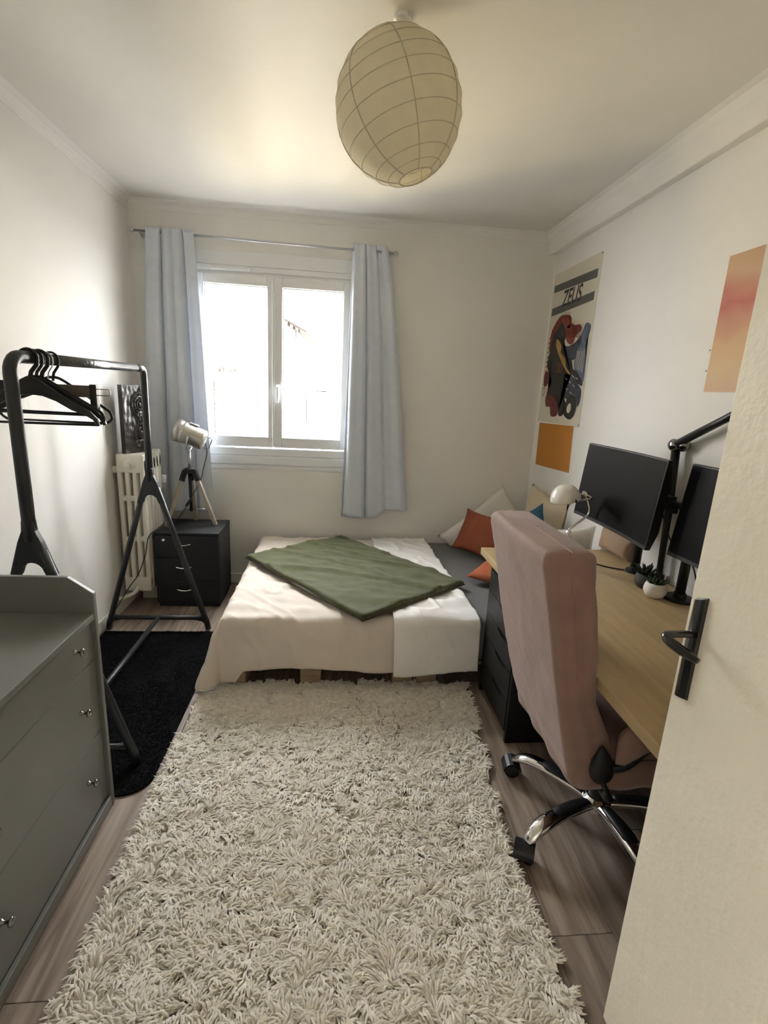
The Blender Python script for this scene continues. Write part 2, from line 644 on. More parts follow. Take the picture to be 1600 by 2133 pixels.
box(bm, -0.862, -0.596, YB - 0.024, YB - 0.006, 2.219, 2.243)
wpart('air_vent', bm, M_PVC, bevel=0.005)

# ------------------------------------------------------------------ world outside (blown out by daylight)
M_OWALL = mat('outside_render_pale', (0.66, 0.63, 0.58), 0.9)
M_OYEL = mat('outside_render_ochre', (0.62, 0.53, 0.36), 0.9, var=0.05, scale=0.8)
M_OROOF = mat('outside_tiles', (0.050, 0.034, 0.024), 0.9, var=0.2, scale=3)
M_OSHUT = mat('outside_shutter', (0.014, 0.013, 0.010), 0.9)
M_OGLASS = mat('outside_glass', (0.018, 0.017, 0.015), 0.3)
M_OGREEN = mat('outside_awning', (0.06, 0.12, 0.10), 0.9)
M_OGROUND = mat('outside_ground', (0.13, 0.128, 0.125), 0.95)
struct('ground_outside', bx(-40, 40, YB + 0.6, 90, -7.2, -7.0), M_OGROUND)

t = thing('house', 'ochre rendered house with shuttered windows, seen through the left pane', 'building', (-4.2, 10.5, -7))
part(t, 'wall', bx(-6.2, -2.27, 9.2, 14, -7, 1.95), M_OYEL)
bm = BM()
prism(bm, [(-6.8, 2.95), (-4.3, 3.1), (-1.92, 2.05), (-1.92, 2.0), (-4.3, 2.98), (-6.8, 2.83)], 'y', 8.7, 14.4)
part(t, 'roof', bm, M_OROOF)
for k in range(3):
    w_ = part(t, 'shutter', bx(-2.30 - 0.62 * k - 0.30, -2.30 - 0.62 * k, 9.14, 9.2, 0.15, 1.25), M_OSHUT)
t = thing('house', 'ochre garden annexe with slatted screen and ragged roof, behind the left pane', 'building', (-2.0, 9.5, -7))
part(t, 'wall', bx(-2.24, -1.72, 9.05, 12, -7, 1.66), M_OYEL)
bm = BM()
for k in range(9):
    box(bm, -2.24 + 0.062 * k, -2.24 + 0.062 * k + 0.05, 8.98, 12, 1.66, 1.69 + 0.03 * (k % 3))
part(t, 'roof_tiles', bm, M_OROOF)
for k in range(10):
    part(t, 'slat', bx(-2.11, -1.97, 8.97, 9.03, 0.55 + 0.1 * k, 0.61 + 0.1 * k), M_OSHUT)
part(t, 'screen_post', bx(-2.125, -2.105, 8.95, 9.03, -0.2, 1.5), M_OSHUT)
part(t, 'downpipe', bx(-1.90, -1.875, 8.97, 9.03, -1.0, 1.6), M_OYEL)
part(t, 'awning', bx(-2.13, -2.02, 8.9, 9.03, 1.62, 1.78), M_OGREEN)
t = thing('house', 'tall pale house with brown eaves, highest behind the right pane', 'building', (-1.75, 18, -7))
part(t, 'wall', bx(-2.15, -1.38, 17, 22, -7, 3.22), M_OWALL)
bm = BM()
prism(bm, [(-2.2, 3.80), (-1.76, 3.60), (-0.96, 3.14), (-0.96, 3.09), (-1.76, 3.48), (-2.2, 3.66)], 'y', 16.3, 22.5)
part(t, 'roof', bm, M_OROOF)
for k in range(5):
    part(t, 'rafter', bx(-1.80 + 0.16 * k, -1.74 + 0.16 * k, 16.32, 17.0, 3.38 - 0.09 * k, 3.46 - 0.09 * k), M_OSHUT)
part(t, 'window', bx(-1.66, -1.55, 16.96, 17.02, 2.68, 3.05), M_OGLASS)
part(t, 'downpipe', bx(-1.40, -1.375, 16.9, 16.98, 2.6, 3.2), M_OSHUT)
t = thing('house', 'low pale house with thin roof edge, behind the right pane', 'building', (-0.5, 12, -7))
part(t, 'wall', bx(-0.85, 0.6, 11.6, 15, -7, 1.38), M_OWALL)
bm = BM()
prism(bm, [(-1.00, 1.62), (-0.98, 1.66), (0.75, 1.16), (0.75, 1.11)], 'y', 11.2, 15.2)
part(t, 'roof', bm, M_OROOF)
part(t, 'post', bx(-0.80, -0.72, 11.3, 11.4, 0.7, 1.5), M_OROOF)
part(t, 'downpipe', bx(-0.70, -0.685, 11.5, 11.6, -0.4, 1.3), M_OSHUT)
t = thing('apartment_block', 'far white apartment block with rows of small windows, behind the right pane', 'building', (1.0, 38, -7))
part(t, 'wall', bx(-2.3, 30, 38, 46, -7, 11.0), M_OWALL)
for rz in range(7):
    for cx_ in range(12):
        if (rz + cx_) % 3 != 2:
            part(t, 'window', bx(-0.55 + 1.25 * cx_, -0.1 + 1.25 * cx_, 37.93, 38.02, -1.6 + 1.5 * rz, -1.1 + 1.5 * rz), M_OGLASS)
t = thing('garage', 'small pale garage with square doorway, lowest behind the right pane', 'building', (0.2, 16, -7))
part(t, 'wall', bx(-0.25, 1.2, 16, 19, -7, 0.7), M_OWALL)
part(t, 'doorway', bx(-0.02, 0.24, 15.95, 16.02, -0.55, -0.05), M_OGLASS)

# ------------------------------------------------------------------ unseen hallway fill light, added to brighten door and back wall
t = thing('hallway_fill_light', 'added fill light, a round flush ceiling fitting unseen in the hallway outside the bedroom door', 'lamp', (-0.95, -0.80, ZC))
bm = BM()
lathe(bm, [(0.19, ZC), (0.19, ZC - 0.03), (0.17, ZC - 0.034)], (-0.95, -0.80, 0), 32)
part(t, 'rim', bm, M_PVC)
m_em = bpy.data.materials.new('fill_glow')
m_em.use_nodes = True
bs = m_em.node_tree.nodes['Principled BSDF']
bs.inputs['Base Color'].default_value = (0.9, 0.88, 0.82, 1)
bs.inputs['Emission Color'].default_value = (1.0, 0.94, 0.85, 1)
bs.inputs['Emission Strength'].default_value = 28.0
bm = BM()
lathe(bm, [(0.17, ZC - 0.032), (0.165, ZC - 0.055), (0.12, ZC - 0.078), (0.05, ZC - 0.088), (0.003, ZC - 0.090)], (-0.95, -0.80, 0), 32)
part(t, 'diffuser', bm, m_em, smooth=True)

# ------------------------------------------------------------------ door
door = bpy.data.objects.new('door_1', None)
COL.objects.link(door)
door['kind'] = 'structure'
DX = 0.70
o = obj('door_leaf', bx(DX, DX + 0.04, 0.0, 0.852, 0.01, 2.05), M_DOOR, bevel=0.003)
o.parent = door
# handle plate: long, domed, cut at a slant at both ends
bm = BM()
rings = []
zc0, zc1 = 0.928, 1.150
for y_, d_ in ((0.806, 0.0), (0.8075, 0.006), (0.813, 0.0095), (0.821, 0.0105), (0.829, 0.0095), (0.8355, 0.006), (0.837, 0.0)):
    s = (y_ - 0.8215) / 0.0155
    rings.append([(DX + 0.001, y_, zc0 + 0.004 - 0.004 * s), (DX - d_, y_, zc0 + 0.008 - 0.004 * s), (DX - d_ - 0.001, y_, (zc0 + zc1) / 2),
                  (DX - d_, y_, zc1 - 0.006 - 0.006 * s), (DX + 0.001, y_, zc1 - 0.002 - 0.006 * s)])
sect_loft(bm, rings)
pl_ = obj('handle_plate', bm, mat('handle_black', (0.008, 0.008, 0.009), 0.16, coat=0.5), smooth=False)
pl_.parent = door
bm = BM()
path = smooth_path([(DX - 0.006, 0.822, 1.072), (DX - 0.030, 0.824, 1.071), (DX - 0.054, 0.826, 1.069), (DX - 0.059, 0.815, 1.064), (DX - 0.053, 0.790, 1.058), (DX - 0.046, 0.768, 1.055), (DX - 0.040, 0.754, 1.053)], 5)
tube(bm, path, [0.009, 0.009, 0.0085, 0.009, 0.0105, 0.010, 0.008, 0.005], 10, flat=0.75)
o = obj('lever', bm, MATS['handle_black'], smooth=True)
o.parent = pl_

# ================================================================== FURNITURE
# ------------------------------------------------------------------ bed base: two pallets
for i, (px0, px1, lab) in enumerate(((-0.53, 0.425, 'raw wooden pallet under the bed, on the bedside cabinet side'), (0.448, 1.44, 'raw wooden pallet under the bed, on the desk side'))):
    t = thing('pallet', lab, 'pallet', ((px0 + px1) / 2, 2.95, 0), 'pallets under the bed')
    py0, py1 = 2.30, 3.64
    xs = (px0, (px0 + px1 - 0.105) / 2 if i else -0.153, px1 - 0.105)
    for xx in xs:
        for yy in (py0, (py0 + py1 - 0.14) / 2, py1 - 0.14):
            part(t, 'block', bx(xx, xx + 0.105, yy, yy + 0.14, 0.022, 0.100), M_PALLET, bevel=0.003)
        part(t, 'bottom_board', bx(xx, xx + 0.105, py0, py1, 0.0, 0.0215), M_PALLET, bevel=0.002)
        part(t, 'stringer_board', bx(xx, xx + 0.105, py0, py1, 0.1005, 0.122), M_PALLET, bevel=0.002)
    for k in range(7):
        yy = py0 + k * (py1 - py0 - 0.12) / 6
        part(t, 'deck_board', bx(px0, px1, yy, yy + 0.12, 0.1225, 0.144), M_PALLET, bevel=0.002)

# ------------------------------------------------------------------ mattress with grey fitted sheet
BX0, BX1, BY0, BY1, BZ0, BZ1 = -0.545, 1.455, 2.285, 3.672, 0.145, 0.372
bm = BM()
N = 40
def mtop(x, y):
    return BZ1 + 0.004 * nz(x, y, 3.1, 5) + 0.002 * nz(x, y, 1.1, 14)
rings = []
nx_, ny_ = 44, 32
er = 0.045
def round_outline(inset, n=10):
    pts = []
    rr = 0.06
    x0, x1, y0, y1 = BX0 + inset, BX1 - inset, BY0 + inset, BY1 - inset
    for cx_, cy_, a0 in ((x1 - rr, y1 - rr, 0), (x0 + rr, y1 - rr, 90), (x0 + rr, y0 + rr, 180), (x1 - rr, y0 + rr, 270)):
        for k in range(n):
            a = R(a0 + 90 * k / (n - 1))
            pts.append((cx_ + rr * math.cos(a), cy_ + rr * math.sin(a)))
    return pts
for inset, z in ((0.03, BZ0), (0.006, BZ0 + 0.015), (0, BZ0 + 0.04), (0, BZ1 - 0.045), (0.006, BZ1 - 0.022), (0.02, BZ1 - 0.007), (0.045, BZ1 - 0.0005), (0.09, BZ1)):
    rings.append([(px, py, z) for px, py in round_outline(inset)])
sect_loft(bm, rings)
mattress = obj('mattress', bm, M_GREYSH, smooth=True)
tag(mattress, 'thick mattress in a plain grey fitted sheet, lying on the pallets', 'mattress')

# ------------------------------------------------------------------ sheets draped over the mattress
def drape_path(d, edge0, sgn, ztop, rad=0.05, flare=0.022):
    """d: signed distance past the bed edge (negative = on top). returns (offset past edge, z drop)"""
    if d <= -rad:
        return d, 0.0
    q = rad * PI / 2
    s = d + rad
    if s < q:
        a = s / rad
        return -rad + rad * math.sin(a), -(rad - rad * math.cos(a))
    h = s - q
    return flare * min(1, h / 0.25), -(rad + h)


def sheet(name, m, xs, ys, xl_fun, xr_fun, left_over, front_over, lift, wr, seed, label, fold=0.0, hemfun=None):
    """Grid over (u,v): u across x, v from back to front, hanging over left/front edges."""
    bm = BM()
    gv = []
    for j in range(ys + 1):
        v = j / ys
        rowv = []
        for i in range(xs + 1):
            u = i / xs
            # flat (unfolded) coordinates
            fo = front_over + (hemfun(u) if hemfun else 0)
            yflat = (BY1 - 0.02) - v * ((BY1 - 0.02) - BY0 + fo)
            yl = xl_fun(v)
            xr_ = xr_fun(v)
            xflat = yl + u * (xr_ - yl)
            db = BY0 - yflat
            da = BX0 - xflat if left_over else -9
            z0 = BZ1 + lift
            if da > 0 and db > 0:
                r_ = math.hypot(da, db)
                th = math.atan2(da, db)
                oy, dz = drape_path(r_, 0, 1, z0)
                k = 0.022 + 0.105 * math.sin(2 * th) * min(1, r_ / 0.3)
                ox = k * math.sin(th) * min(1, r_ / 0.05)
                oyy = k * math.cos(th) * min(1, r_ / 0.05)
                p = Vector((BX0 - ox, BY0 - oyy, z0 + dz))
            elif da > -0.05 and da > db:
                o_, dz = drape_path(da, 0, 1, z0)
                p = Vector((BX0 - o_ - lift, yflat, z0 + dz))
            else:
                o_, dz = drape_path(db, 0, 1, z0)
                p = Vector((max(xflat, BX0 - lift), BY0 - o_ - lift if db > -0.05 else yflat, z0 + dz))
            # wrinkles
            dep = max(0, -(p.z - z0))
            n1 = nz(xflat * 1.0, yflat * 2.6, seed, 5.5)
            n2 = nz(xflat, yflat, seed + 9, 17)
            n3 = abs(nz(xflat * 2 + yflat * 1.2, yflat * 0.8 - xflat * 0.5, seed + 4, 4.0))
            h = wr * (0.8 * n1 + 0.35 * n2 + 1.5 * max(0, 0.16 - n3) * 3)
            if dep < 0.02:
                p.z += max(h, -lift * 0.7)
            else:
                f = wr * 1.2 * nz(xflat * 7, p.z * 1.2, seed + 2, 1.0) * min(1, dep / 0.1) + 0.4 * h
                if da > 0 and da > db:
                    p.x -= max(f, -0.006)
                else:
                    p.y -= max(f, -0.006)
            p.z = max(p.z, 0.052)
            rowv.append(bm.verts.new(p))
        gv.append(rowv)
    for j in range(ys):
        for i in range(xs):
            bm.faces.new((gv[j][i], gv[j][i + 1], gv[j + 1][i + 1], gv[j + 1][i]))
    o = obj(name, bm, m, smooth=True, solid=0.0025)
    tag(o, label, 'sheet')
    return o


sheet('bed_sheet', M_BEIGE, 110, 120, lambda v: BX0 - 0.285, lambda v: 0.46, True, 0.245, 0.009, 0.014, 1.7,
      'beige bed sheet draped over the foot corner of the mattress', hemfun=lambda u: 0.012 * math.sin(u * 9) + 0.095 * min(1, max(0, (0.310 - u) / 0.05)))
sheet('folded_sheet', M_WHITESH, 60, 110, lambda v: 0.285 + 0.03 * v + 0.02 * max(0, v - 0.8), lambda v: IP(v, [0, .12, .4, .62, .8, 1], [0.69, 0.70, 0.715, 0.735, 0.752, 0.755]), False, 0.272, 0.024, 0.014, 5.3,
      'white sheet lying across the bed and hanging over the front beside the beige one', hemfun=lambda u: 0.014 * math.cos(u * 3.2))

# ------------------------------------------------------------------ green throw: folded in two layers
throw = thing('throw_blanket', 'dark green fleece throw folded and laid diagonally on the bed', 'blanket', (0.1, 2.9, 0.39))
TC = [Vector((-0.56, 3.12)), Vector((0.05, 3.60)), Vector((0.775, 2.71)), Vector((0.145, 2.215))]
for li, (zb, th, ins, nm) in enumerate(((0.405, 0.010, -0.007, 'lower_fold'), (0.417, 0.013, 0.0, 'upper_fold'))):
    bm = BM()
    n = 64
    top, bot = [], []
    for j in range(n + 1):
        rt_, rb_ = [], []
        for i in range(n + 1):
            u, v = i / n, j / n
            uu = ins + u * (1 - 2 * ins) if li == 0 else u
            vv = ins + v * (1 - 2 * ins) if li == 0 else v
            A = TC[0].lerp(TC[1], uu)
            B = TC[3].lerp(TC[2], uu)
            p = A.lerp(B, vv)
            wob = 0.016
            p = p + Vector((wob * nz(p.x, p.y, 2 + li, 4), wob * nz(p.x, p.y, 7 + li, 4)))
            e = min(u, 1 - u, v, 1 - v)
            es = math.sqrt(max(0, 1 - (1 - min(1, e / 0.025)) ** 2))
            hem = 0.005 * math.exp(-((e - 0.022) / 0.012) ** 2)
            wrk = 0.010 * nz(p.x * 1.5 + p.y, p.y * 3, 3, 4.5) + 0.004 * nz(p.x, p.y, 5, 13)
            cre = 0.013 * max(0, 1 - abs(nz(p.x + 2 * p.y, p.x * 0.3, 8, 3.2)) * 9)
            z = zb + th * es + (max(wrk, -0.004) + hem + cre) * (es if li else 0)
            rt_.append(bm.verts.new((p.x, p.y, z)))
            rb_.append(bm.verts.new((p.x, p.y, zb - 0.0002)) if 0 < i < n and 0 < j < n else None)
        top.append(rt_)
        bot.append(rb_)
    for j in range(n):
        for i in range(n):
            bm.faces.new((top[j][i], top[j][i + 1], top[j + 1][i + 1], top[j + 1][i]))
            q = [bot[a][b] or top[a][b] for a, b in ((j, i), (j, i + 1), (j + 1, i + 1), (j + 1, i))]
            if len({v for v in q}) == 4:
                try:
                    bm.faces.new(list(reversed(q)))
                except ValueError:
                    pass
    part(throw, nm, bm, M_GREEN if li else mat('throw_reverse', (0.10, 0.088, 0.058), 0.9, var=0.2, scale=30, bump=0.3, bscale=130), smooth=True)


# ------------------------------------------------------------------ pillows
def squash(p):
    # soft things flatten where they meet the bed and the walls
    return Vector((min(p.x, XR - 0.006), min(p.y, YB - 0.018), max(p.z, BZ1 + 0.003)))


def pillow(name, w, h, th, T, m, label, seed=0.0, puff=0.55, wr=0.006, grp=None, fringe=0.0):
    bm = BM()
    n = 22
    F, B = [], []
    for j in range(n + 1):
        f_, b_ = [], []
        for i in range(n + 1):
            u, v = -1 + 2 * i / n, -1 + 2 * j / n
            x_ = w / 2 * u * (1 - 0.10 * (1 - v * v) * abs(u) ** 2)
            z_ = h / 2 * v * (1 - 0.10 * (1 - u * u) * abs(v) ** 2)
            t_ = th / 2 * max(0, (1 - abs(u) ** 2.6) * (1 - abs(v) ** 2.6)) ** puff
            k = wr * nz(x_, z_, seed, 9) * (1 if t_ > 0.004 else 0.3)
            pin = t_ + k * (1 if t_ > 0 else 0)
            f_.append(bm.verts.new(squash(T @ Vector((x_, -pin, z_ + h / 2)))))
            edge = i in (0, n) or j in (0, n)
            b_.append(f_[-1] if edge else bm.verts.new(squash(T @ Vector((x_, t_ - k, z_ + h / 2)))))
        F.append(f_)
        B.append(b_)
    for j in range(n):
        for i in range(n):
            bm.faces.new((F[j][i], F[j][i + 1], F[j + 1][i + 1], F[j + 1][i]))
            bm.faces.new((B[j][i], B[j + 1][i], B[j + 1][i + 1], B[j][i + 1]))
    o = obj(name, bm, m, smooth=True)
    tag(o, label, 'cushion' if 'cushion' in name else 'pillow', grp)
    return o


pillow('cushion', 0.37, 0.31, 0.10, frame_T((0.965, 3.27, 0.405), (0.22, -0.29, -0.01), (0.13, 0.06, 0.27)), M_RUST,
       'rust red square cushion propped in front of the white pillow', 1.0)
pillow('pillow', 0.62, 0.42, 0.13, frame_T((1.28, 3.47, 0.345), (0.74, -0.05, 0.67), (-0.62, 0.22, 0.70)), M_PILW,
       'large off-white pillow leaning at a slant behind the rust cushion', 2.0)
pillow('pillow', 0.42, 0.50, 0.13, frame_T((1.405, 3.24, 0.385), (0.25, -0.85, -0.12), (0.03, 0.12, 1.0)), M_PILC,
       'cream yellow pillow standing in the corner by the orange card', 3.0, wr=0.016)
pillow('cushion', 0.33, 0.44, 0.09, frame_T((1.265, 2.93, 0.390), (0.30, -0.75, 0.45), (0.10, 0.30, 0.9)), M_BLUE,
       'dark blue cushion propped against the cream yellow pillow', 4.0)
pillow('pillow', 0.44, 0.43, 0.11, frame_T((1.25, 2.545, 0.385), (1.0, -0.06, 0.04), (0.02, 0.08, 1.0)), M_PILW,
       'crumpled white pillow standing at the end of the desk', 5.0, wr=0.018)
pillow('cushion', 0.32, 0.32, 0.10, frame_T((0.915, 2.70, 0.430), (0.66, -0.75, 0.10), (0.72, 0.62, 0.20)), M_ORANGE,
       'bright orange cushion lying on the grey sheet beside the drawer unit', 6.0)
pillow('cushion', 0.27, 0.115, 0.07, frame_T((1.440, 2.345, 0.735), (0.05, -1.0, 0.0), (0.10, 0.0, 1.0)), M_PILB,
       'brown cushion wedged between the end of the desk and the wall', 7.0, wr=0.010)

# ------------------------------------------------------------------ drawer unit (black, five drawers) under the desk
UX0, UX1, UY0, UY1, UZ1 = 0.775, 1.33, 1.852, 2.275, 0.694
t = thing('drawer_unit', 'black drawer unit with cut-out grips carrying the end of the desk', 'drawers', (1.05, 2.08, 0))
bm = BM()
box(bm, UX0 + 0.004, UX1, UY0, UY0 + 0.018, 0.0, UZ1)
box(bm, UX0 + 0.004, UX1, UY1 - 0.018, UY1, 0.0, UZ1)
box(bm, UX0 + 0.004, UX1, UY0 + 0.018, UY1 - 0.018, UZ1 - 0.018, UZ1)
box(bm, UX0 + 0.03, UX1, UY0 + 0.018, UY1 - 0.018, 0.0, 0.05)
box(bm, UX1 - 0.012, UX1, UY0 + 0.018, UY1 - 0.018, 0.05, UZ1 - 0.018)
part(t, 'body', bm, M_BLKCAB, bevel=0.0015)
hs = [0.05, 0.19, 0.33, 0.45, 0.565, 0.674]
for k in range(5):
    z0, z1 = hs[k] + 0.0015, hs[k + 1] - 0.0015
    y0, y1 = UY0 + 0.0195, UY1 - 0.0195
    # front with a crescent grip cut in its upper edge near the chair side
    c_ = y0 + 0.13
    poly = [(y0, z0), (y1, z0), (y1, z1)]
    for a in range(0, 9):
        an = PI * a / 8
        poly.append((c_ + 0.085 * math.cos(an), z1 - 0.020 * math.sin(an)))
    poly.append((y0, z1))
    bm = BM()
    prism(bm, poly, 'x', UX0, UX0 + 0.018)
    part(t, 'drawer_front', bm, M_BLKCAB)
    part(t, 'drawer_box', bx(UX0 + 0.045, UX1 - 0.03, y0 + 0.012, y1 - 0.012, z0 + 0.01, z1 - 0.03), M_BLKCAB)

# ------------------------------------------------------------------ desk
t = thing('desk', 'long oak-look desk along the right wall under the monitors', 'desk', (1.1, 1.5, 0))
part(t, 'desktop', bx(0.762, XR - 0.016, 0.66, 2.42, 0.696, 0.731), M_DESK, bevel=0.003)
for (lx, ly) in ((0.82, 0.72), (1.42, 0.72), (1.42, 2.22)):
    bm = BM()
    tube(bm, [(lx, ly, 0.0), (lx, ly, 0.696)], 0.022, 12)
    part(t, 'leg', bm, M_BLKPL, smooth=True)

# ------------------------------------------------------------------ computer tower under the desk
t = thing('computer_tower', 'black computer tower standing on the floor under the desk', 'computer', (1.25, 1.15, 0))
part(t, 'case', bx(1.19, 1.39, 0.78, 1.24, 0.012, 0.45), M_BLKPL, bevel=0.006)
part(t, 'side_window', bx(1.187, 1.1902, 0.82, 1.17, 0.06, 0.41), M_SCREEN)
for yy in (0.80, 1.18):
    part(t, 'foot', bx(1.21, 1.37, yy, yy + 0.03, 0.0, 0.012), M_BLKPL)
part(t, 'front_vent', bx(1.23, 1.35, 1.239, 1.243, 0.05, 0.40), M_DKCHROME)


# ------------------------------------------------------------------ monitors
def monitor(label, xc, y_far, z0, lean, pole_xy, base_r, grp):
    w, h = 0.612, 0.356
    yc = y_far - w / 2
    zc = z0 + h / 2
    t = thing('monitor', label, 'monitor', (pole_xy[0], pole_xy[1], 0.731), grp)
    n = 16

    def pt(s, v, d):
        # s -1..1 along the width (far to near), v 0..1 height, d depth behind the screen; gentle curve
        yy = yc - s * w / 2
        xx = xc - 0.016 * s * s + d + lean * (v - 0.5) * h
        return (xx, yy, z0 + v * h)
    bm = BM()
    rings = []
    for i in range(n + 1):
        s = -1 + 2 * i / n
        rings.append([pt(s, 0, 0), pt(s, 1, 0), pt(s, 1, 0.018), pt(s, 0.8, 0.034), pt(s, 0.2, 0.040), pt(s, 0, 0.022)])
    sect_loft(bm, rings)
    body = part(t, 'casing', bm, M_BLKPL, smooth=False, bevel=0.002)
    bm = BM()
    rr = []
    for i in range(n + 1):
        s = (-1 + 2 * i / n) * 0.982
        rr.append([bm.verts.new(pt(s, 0.045, -0.0012)), bm.verts.new(pt(s, 0.985, -0.0012))])
    for a, b in zip(rr[:-1], rr[1:]):
        bm.faces.new((a[0], b[0], b[1], a[1]))
    scr = obj('screen', bm, M_SCREEN, smooth=True)
    scr.parent = body
    bm = BM()
    rr = []
    box(bm, xc - 0.0025, xc - 0.001, yc - 0.02, yc + 0.02, z0 + 0.004, z0 + 0.010)
    lg = obj('badge', bm, M_DKCHROME)
    lg.parent = body
    bm = BM()
    tube(bm, [(pole_xy[0], pole_xy[1], 0.75), (pole_xy[0], pole_xy[1], zc + 0.02)], 0.019, 14)
    part(t, 'pole', bm, M_BLKPL, smooth=True)
    bm = BM()
    lathe(bm, [(base_r, 0.731), (base_r, 0.738), (base_r * 0.9, 0.742), (0.026, 0.744), (0.024, 0.760)], (pole_xy[0], pole_xy[1], 0), 28)
    part(t, 'base', bm, M_BLKPL, smooth=False)
    bm = BM()
    yb = min(max(pole_xy[1], yc - 0.15), yc + 0.15)
    tube(bm, [(pole_xy[0], pole_xy[1], zc), (xc + 0.07, yb, zc), (xc + 0.034, yb, zc)], 0.017, 10)
    box(bm, xc + 0.030, xc + 0.044, yb - 0.045, yb + 0.045, zc - 0.045, zc + 0.045)
    part(t, 'bracket', bm, M_BLKPL)
    return t


monitor('wide black monitor on the desk, standing farther from the door', 1.243, 2.375, 0.940, 0.09, (1.405, 2.09), 0.042, 'monitors on the desk')
m2 = monitor('wide black monitor on the desk, half hidden by the door', 1.318, 1.735, 0.935, 0.10, (1.405, 1.775), 0.060, 'monitors on the desk')
# the cross clamp sticking out of the second stand towards the first screen
bm = BM()
tube(bm, [(1.405, 1.795, 1.095), (1.40, 1.86, 1.10), (1.385, 1.92, 1.105)], [0.018, 0.014, 0.012], 10)
box(bm, 1.37, 1.405, 1.90, 1.95, 1.075, 1.13)
lathe(bm, [(0.004, 0), (0.014, 0.002), (0.014, 0.022), (0.004, 0.024)], seg=12, T=frame_T((1.388, 1.88, 1.065), (1, 0, 0), (0, 0, 1)))
part(m2, 'cross_clamp', bm, M_BLKPL)

# ------------------------------------------------------------------ articulated boom arm behind the monitors
t = thing('boom_arm', 'black jointed boom arm rising behind the monitors', 'lamp', (1.452, 2.02, 0.731))
J = Vector((1.452, 2.03, 1.332))
bm = BM()
lathe(bm, [(0.024, 0.731), (0.024, 0.760), (0.014, 0.764), (0.014, 0.80)], (1.452, 1.985, 0), 18)
part(t, 'clamp', bm, M_BLKPL)
bm = BM()
tube(bm, [(1.452, 1.985, 0.79), (1.452, 2.0, 1.05), J], [0.013, 0.016, 0.018], 12)
part(t, 'lower_arm', bm, M_BLKPL, smooth=True)
bm = BM()
tube(bm, [J + Vector((-0.008, 0, 0)), (1.444, 1.78, 1.455), (1.44, 1.55, 1.57)], [0.017, 0.015, 0.013], 12)
part(t, 'upper_arm', bm, M_BLKPL, smooth=True)
bm = BM()
for dy in (0.0, -0.04):
    lathe(bm, [(0.004, -0.020), (0.021, -0.018), (0.027, -0.004), (0.027, 0.006), (0.018, 0.016), (0.004, 0.018)], seg=18,
          T=frame_T(J + Vector((-0.012 if dy == 0 else 0.004, dy, 0.004 * (dy != 0))), (0, 1, 0), (-1, 0, 0)))
part(t, 'joint', bm, M_DKCHROME, smooth=True)
bm = BM()
lathe(bm, [(0.02, 0.05), (0.045, 0.0), (0.085, -0.08), (0.083, -0.08), (0.043, 0.0), (0.018, 0.045)], seg=24, T=frame_T((1.41, 1.52, 1.52), (0, 1, 0), (0.5, 0.1, 0.8)))
part(t, 'head', bm, M_BLKPL, smooth=True)

# ------------------------------------------------------------------ desk lamp with white dome shade
t = thing('desk_lamp', 'small chrome desk lamp with white dome shade at the far end of the desk', 'lamp', (1.165, 2.30, 0.731))
LX, LY = 1.165, 2.30
bm = BM()
lathe(bm, [(0.075, 0.731), (0.075, 0.738), (0.066, 0.746), (0.020, 0.750), (0.014, 0.765)], (LX, LY, 0), 28)
part(t, 'base', bm, M_CHROME, smooth=False)
bm = BM()
lathe(bm, [(0.013, 0.76), (0.013, 0.885), (0.009, 0.893), (0.008, 0.905)], (LX, LY, 0), 16)
part(t, 'post', bm, M_CHROME)
bm = BM()
tube(bm, smooth_path([(LX, LY, 0.90), (1.19, LY, 0.922), (1.236, LY, 0.960), (1.252, LY, 0.985), (1.246, LY, 1.02), (1.222, LY, 1.070)], 6), 0.0055, 10)
part(t, 'arm', bm, M_CHROME, smooth=True)
# dome: bowl opening down and away from the chair
DT = frame_T((1.128, LY, 1.040), (0.96, 0.0, 0.26), (-0.26, 0.0, 0.96))
bm = BM()
pr = [(0.070 * math.cos(a), 0.078 * math.sin(a)) for a in LS(0, PI / 2 * 0.97, 12)]
pr2 = [(max(r_ - 0.004, 0.002), z_ - 0.004) for r_, z_ in reversed(pr)]
pr2[-1] = (0.066, 0.0)
lathe(bm, pr + pr2, seg=32, T=DT, cap=True)
part(t, 'shade', bm, M_LAMPW, smooth=True)
bm = BM()
tube(bm, [(1.215, LY - 0.01, 1.075), (1.213, LY - 0.076, 1.070), (1.203, LY - 0.080, 1.066), (1.133, LY - 0.076, 1.053)], 0.0045, 8)
lathe(bm, [(0.002, 0), (0.009, 0.002), (0.009, 0.016), (0.003, 0.019)], seg=14, T=frame_T((1.133, LY - 0.066, 1.053), (1, 0, 0), (0, -1, 0)))
lathe(bm, [(0.003, -0.018), (0.013, -0.014), (0.013, 0.014), (0.003, 0.018)], seg=16, T=frame_T((1.218, LY - 0.005, 1.074), (1, 0, 0), (0, -1, 0)))
part(t, 'shade_holder', bm, M_CHROME, smooth=False)

t.location = Vector(t.location) + Vector((-0.052, -0.10, 0.0))

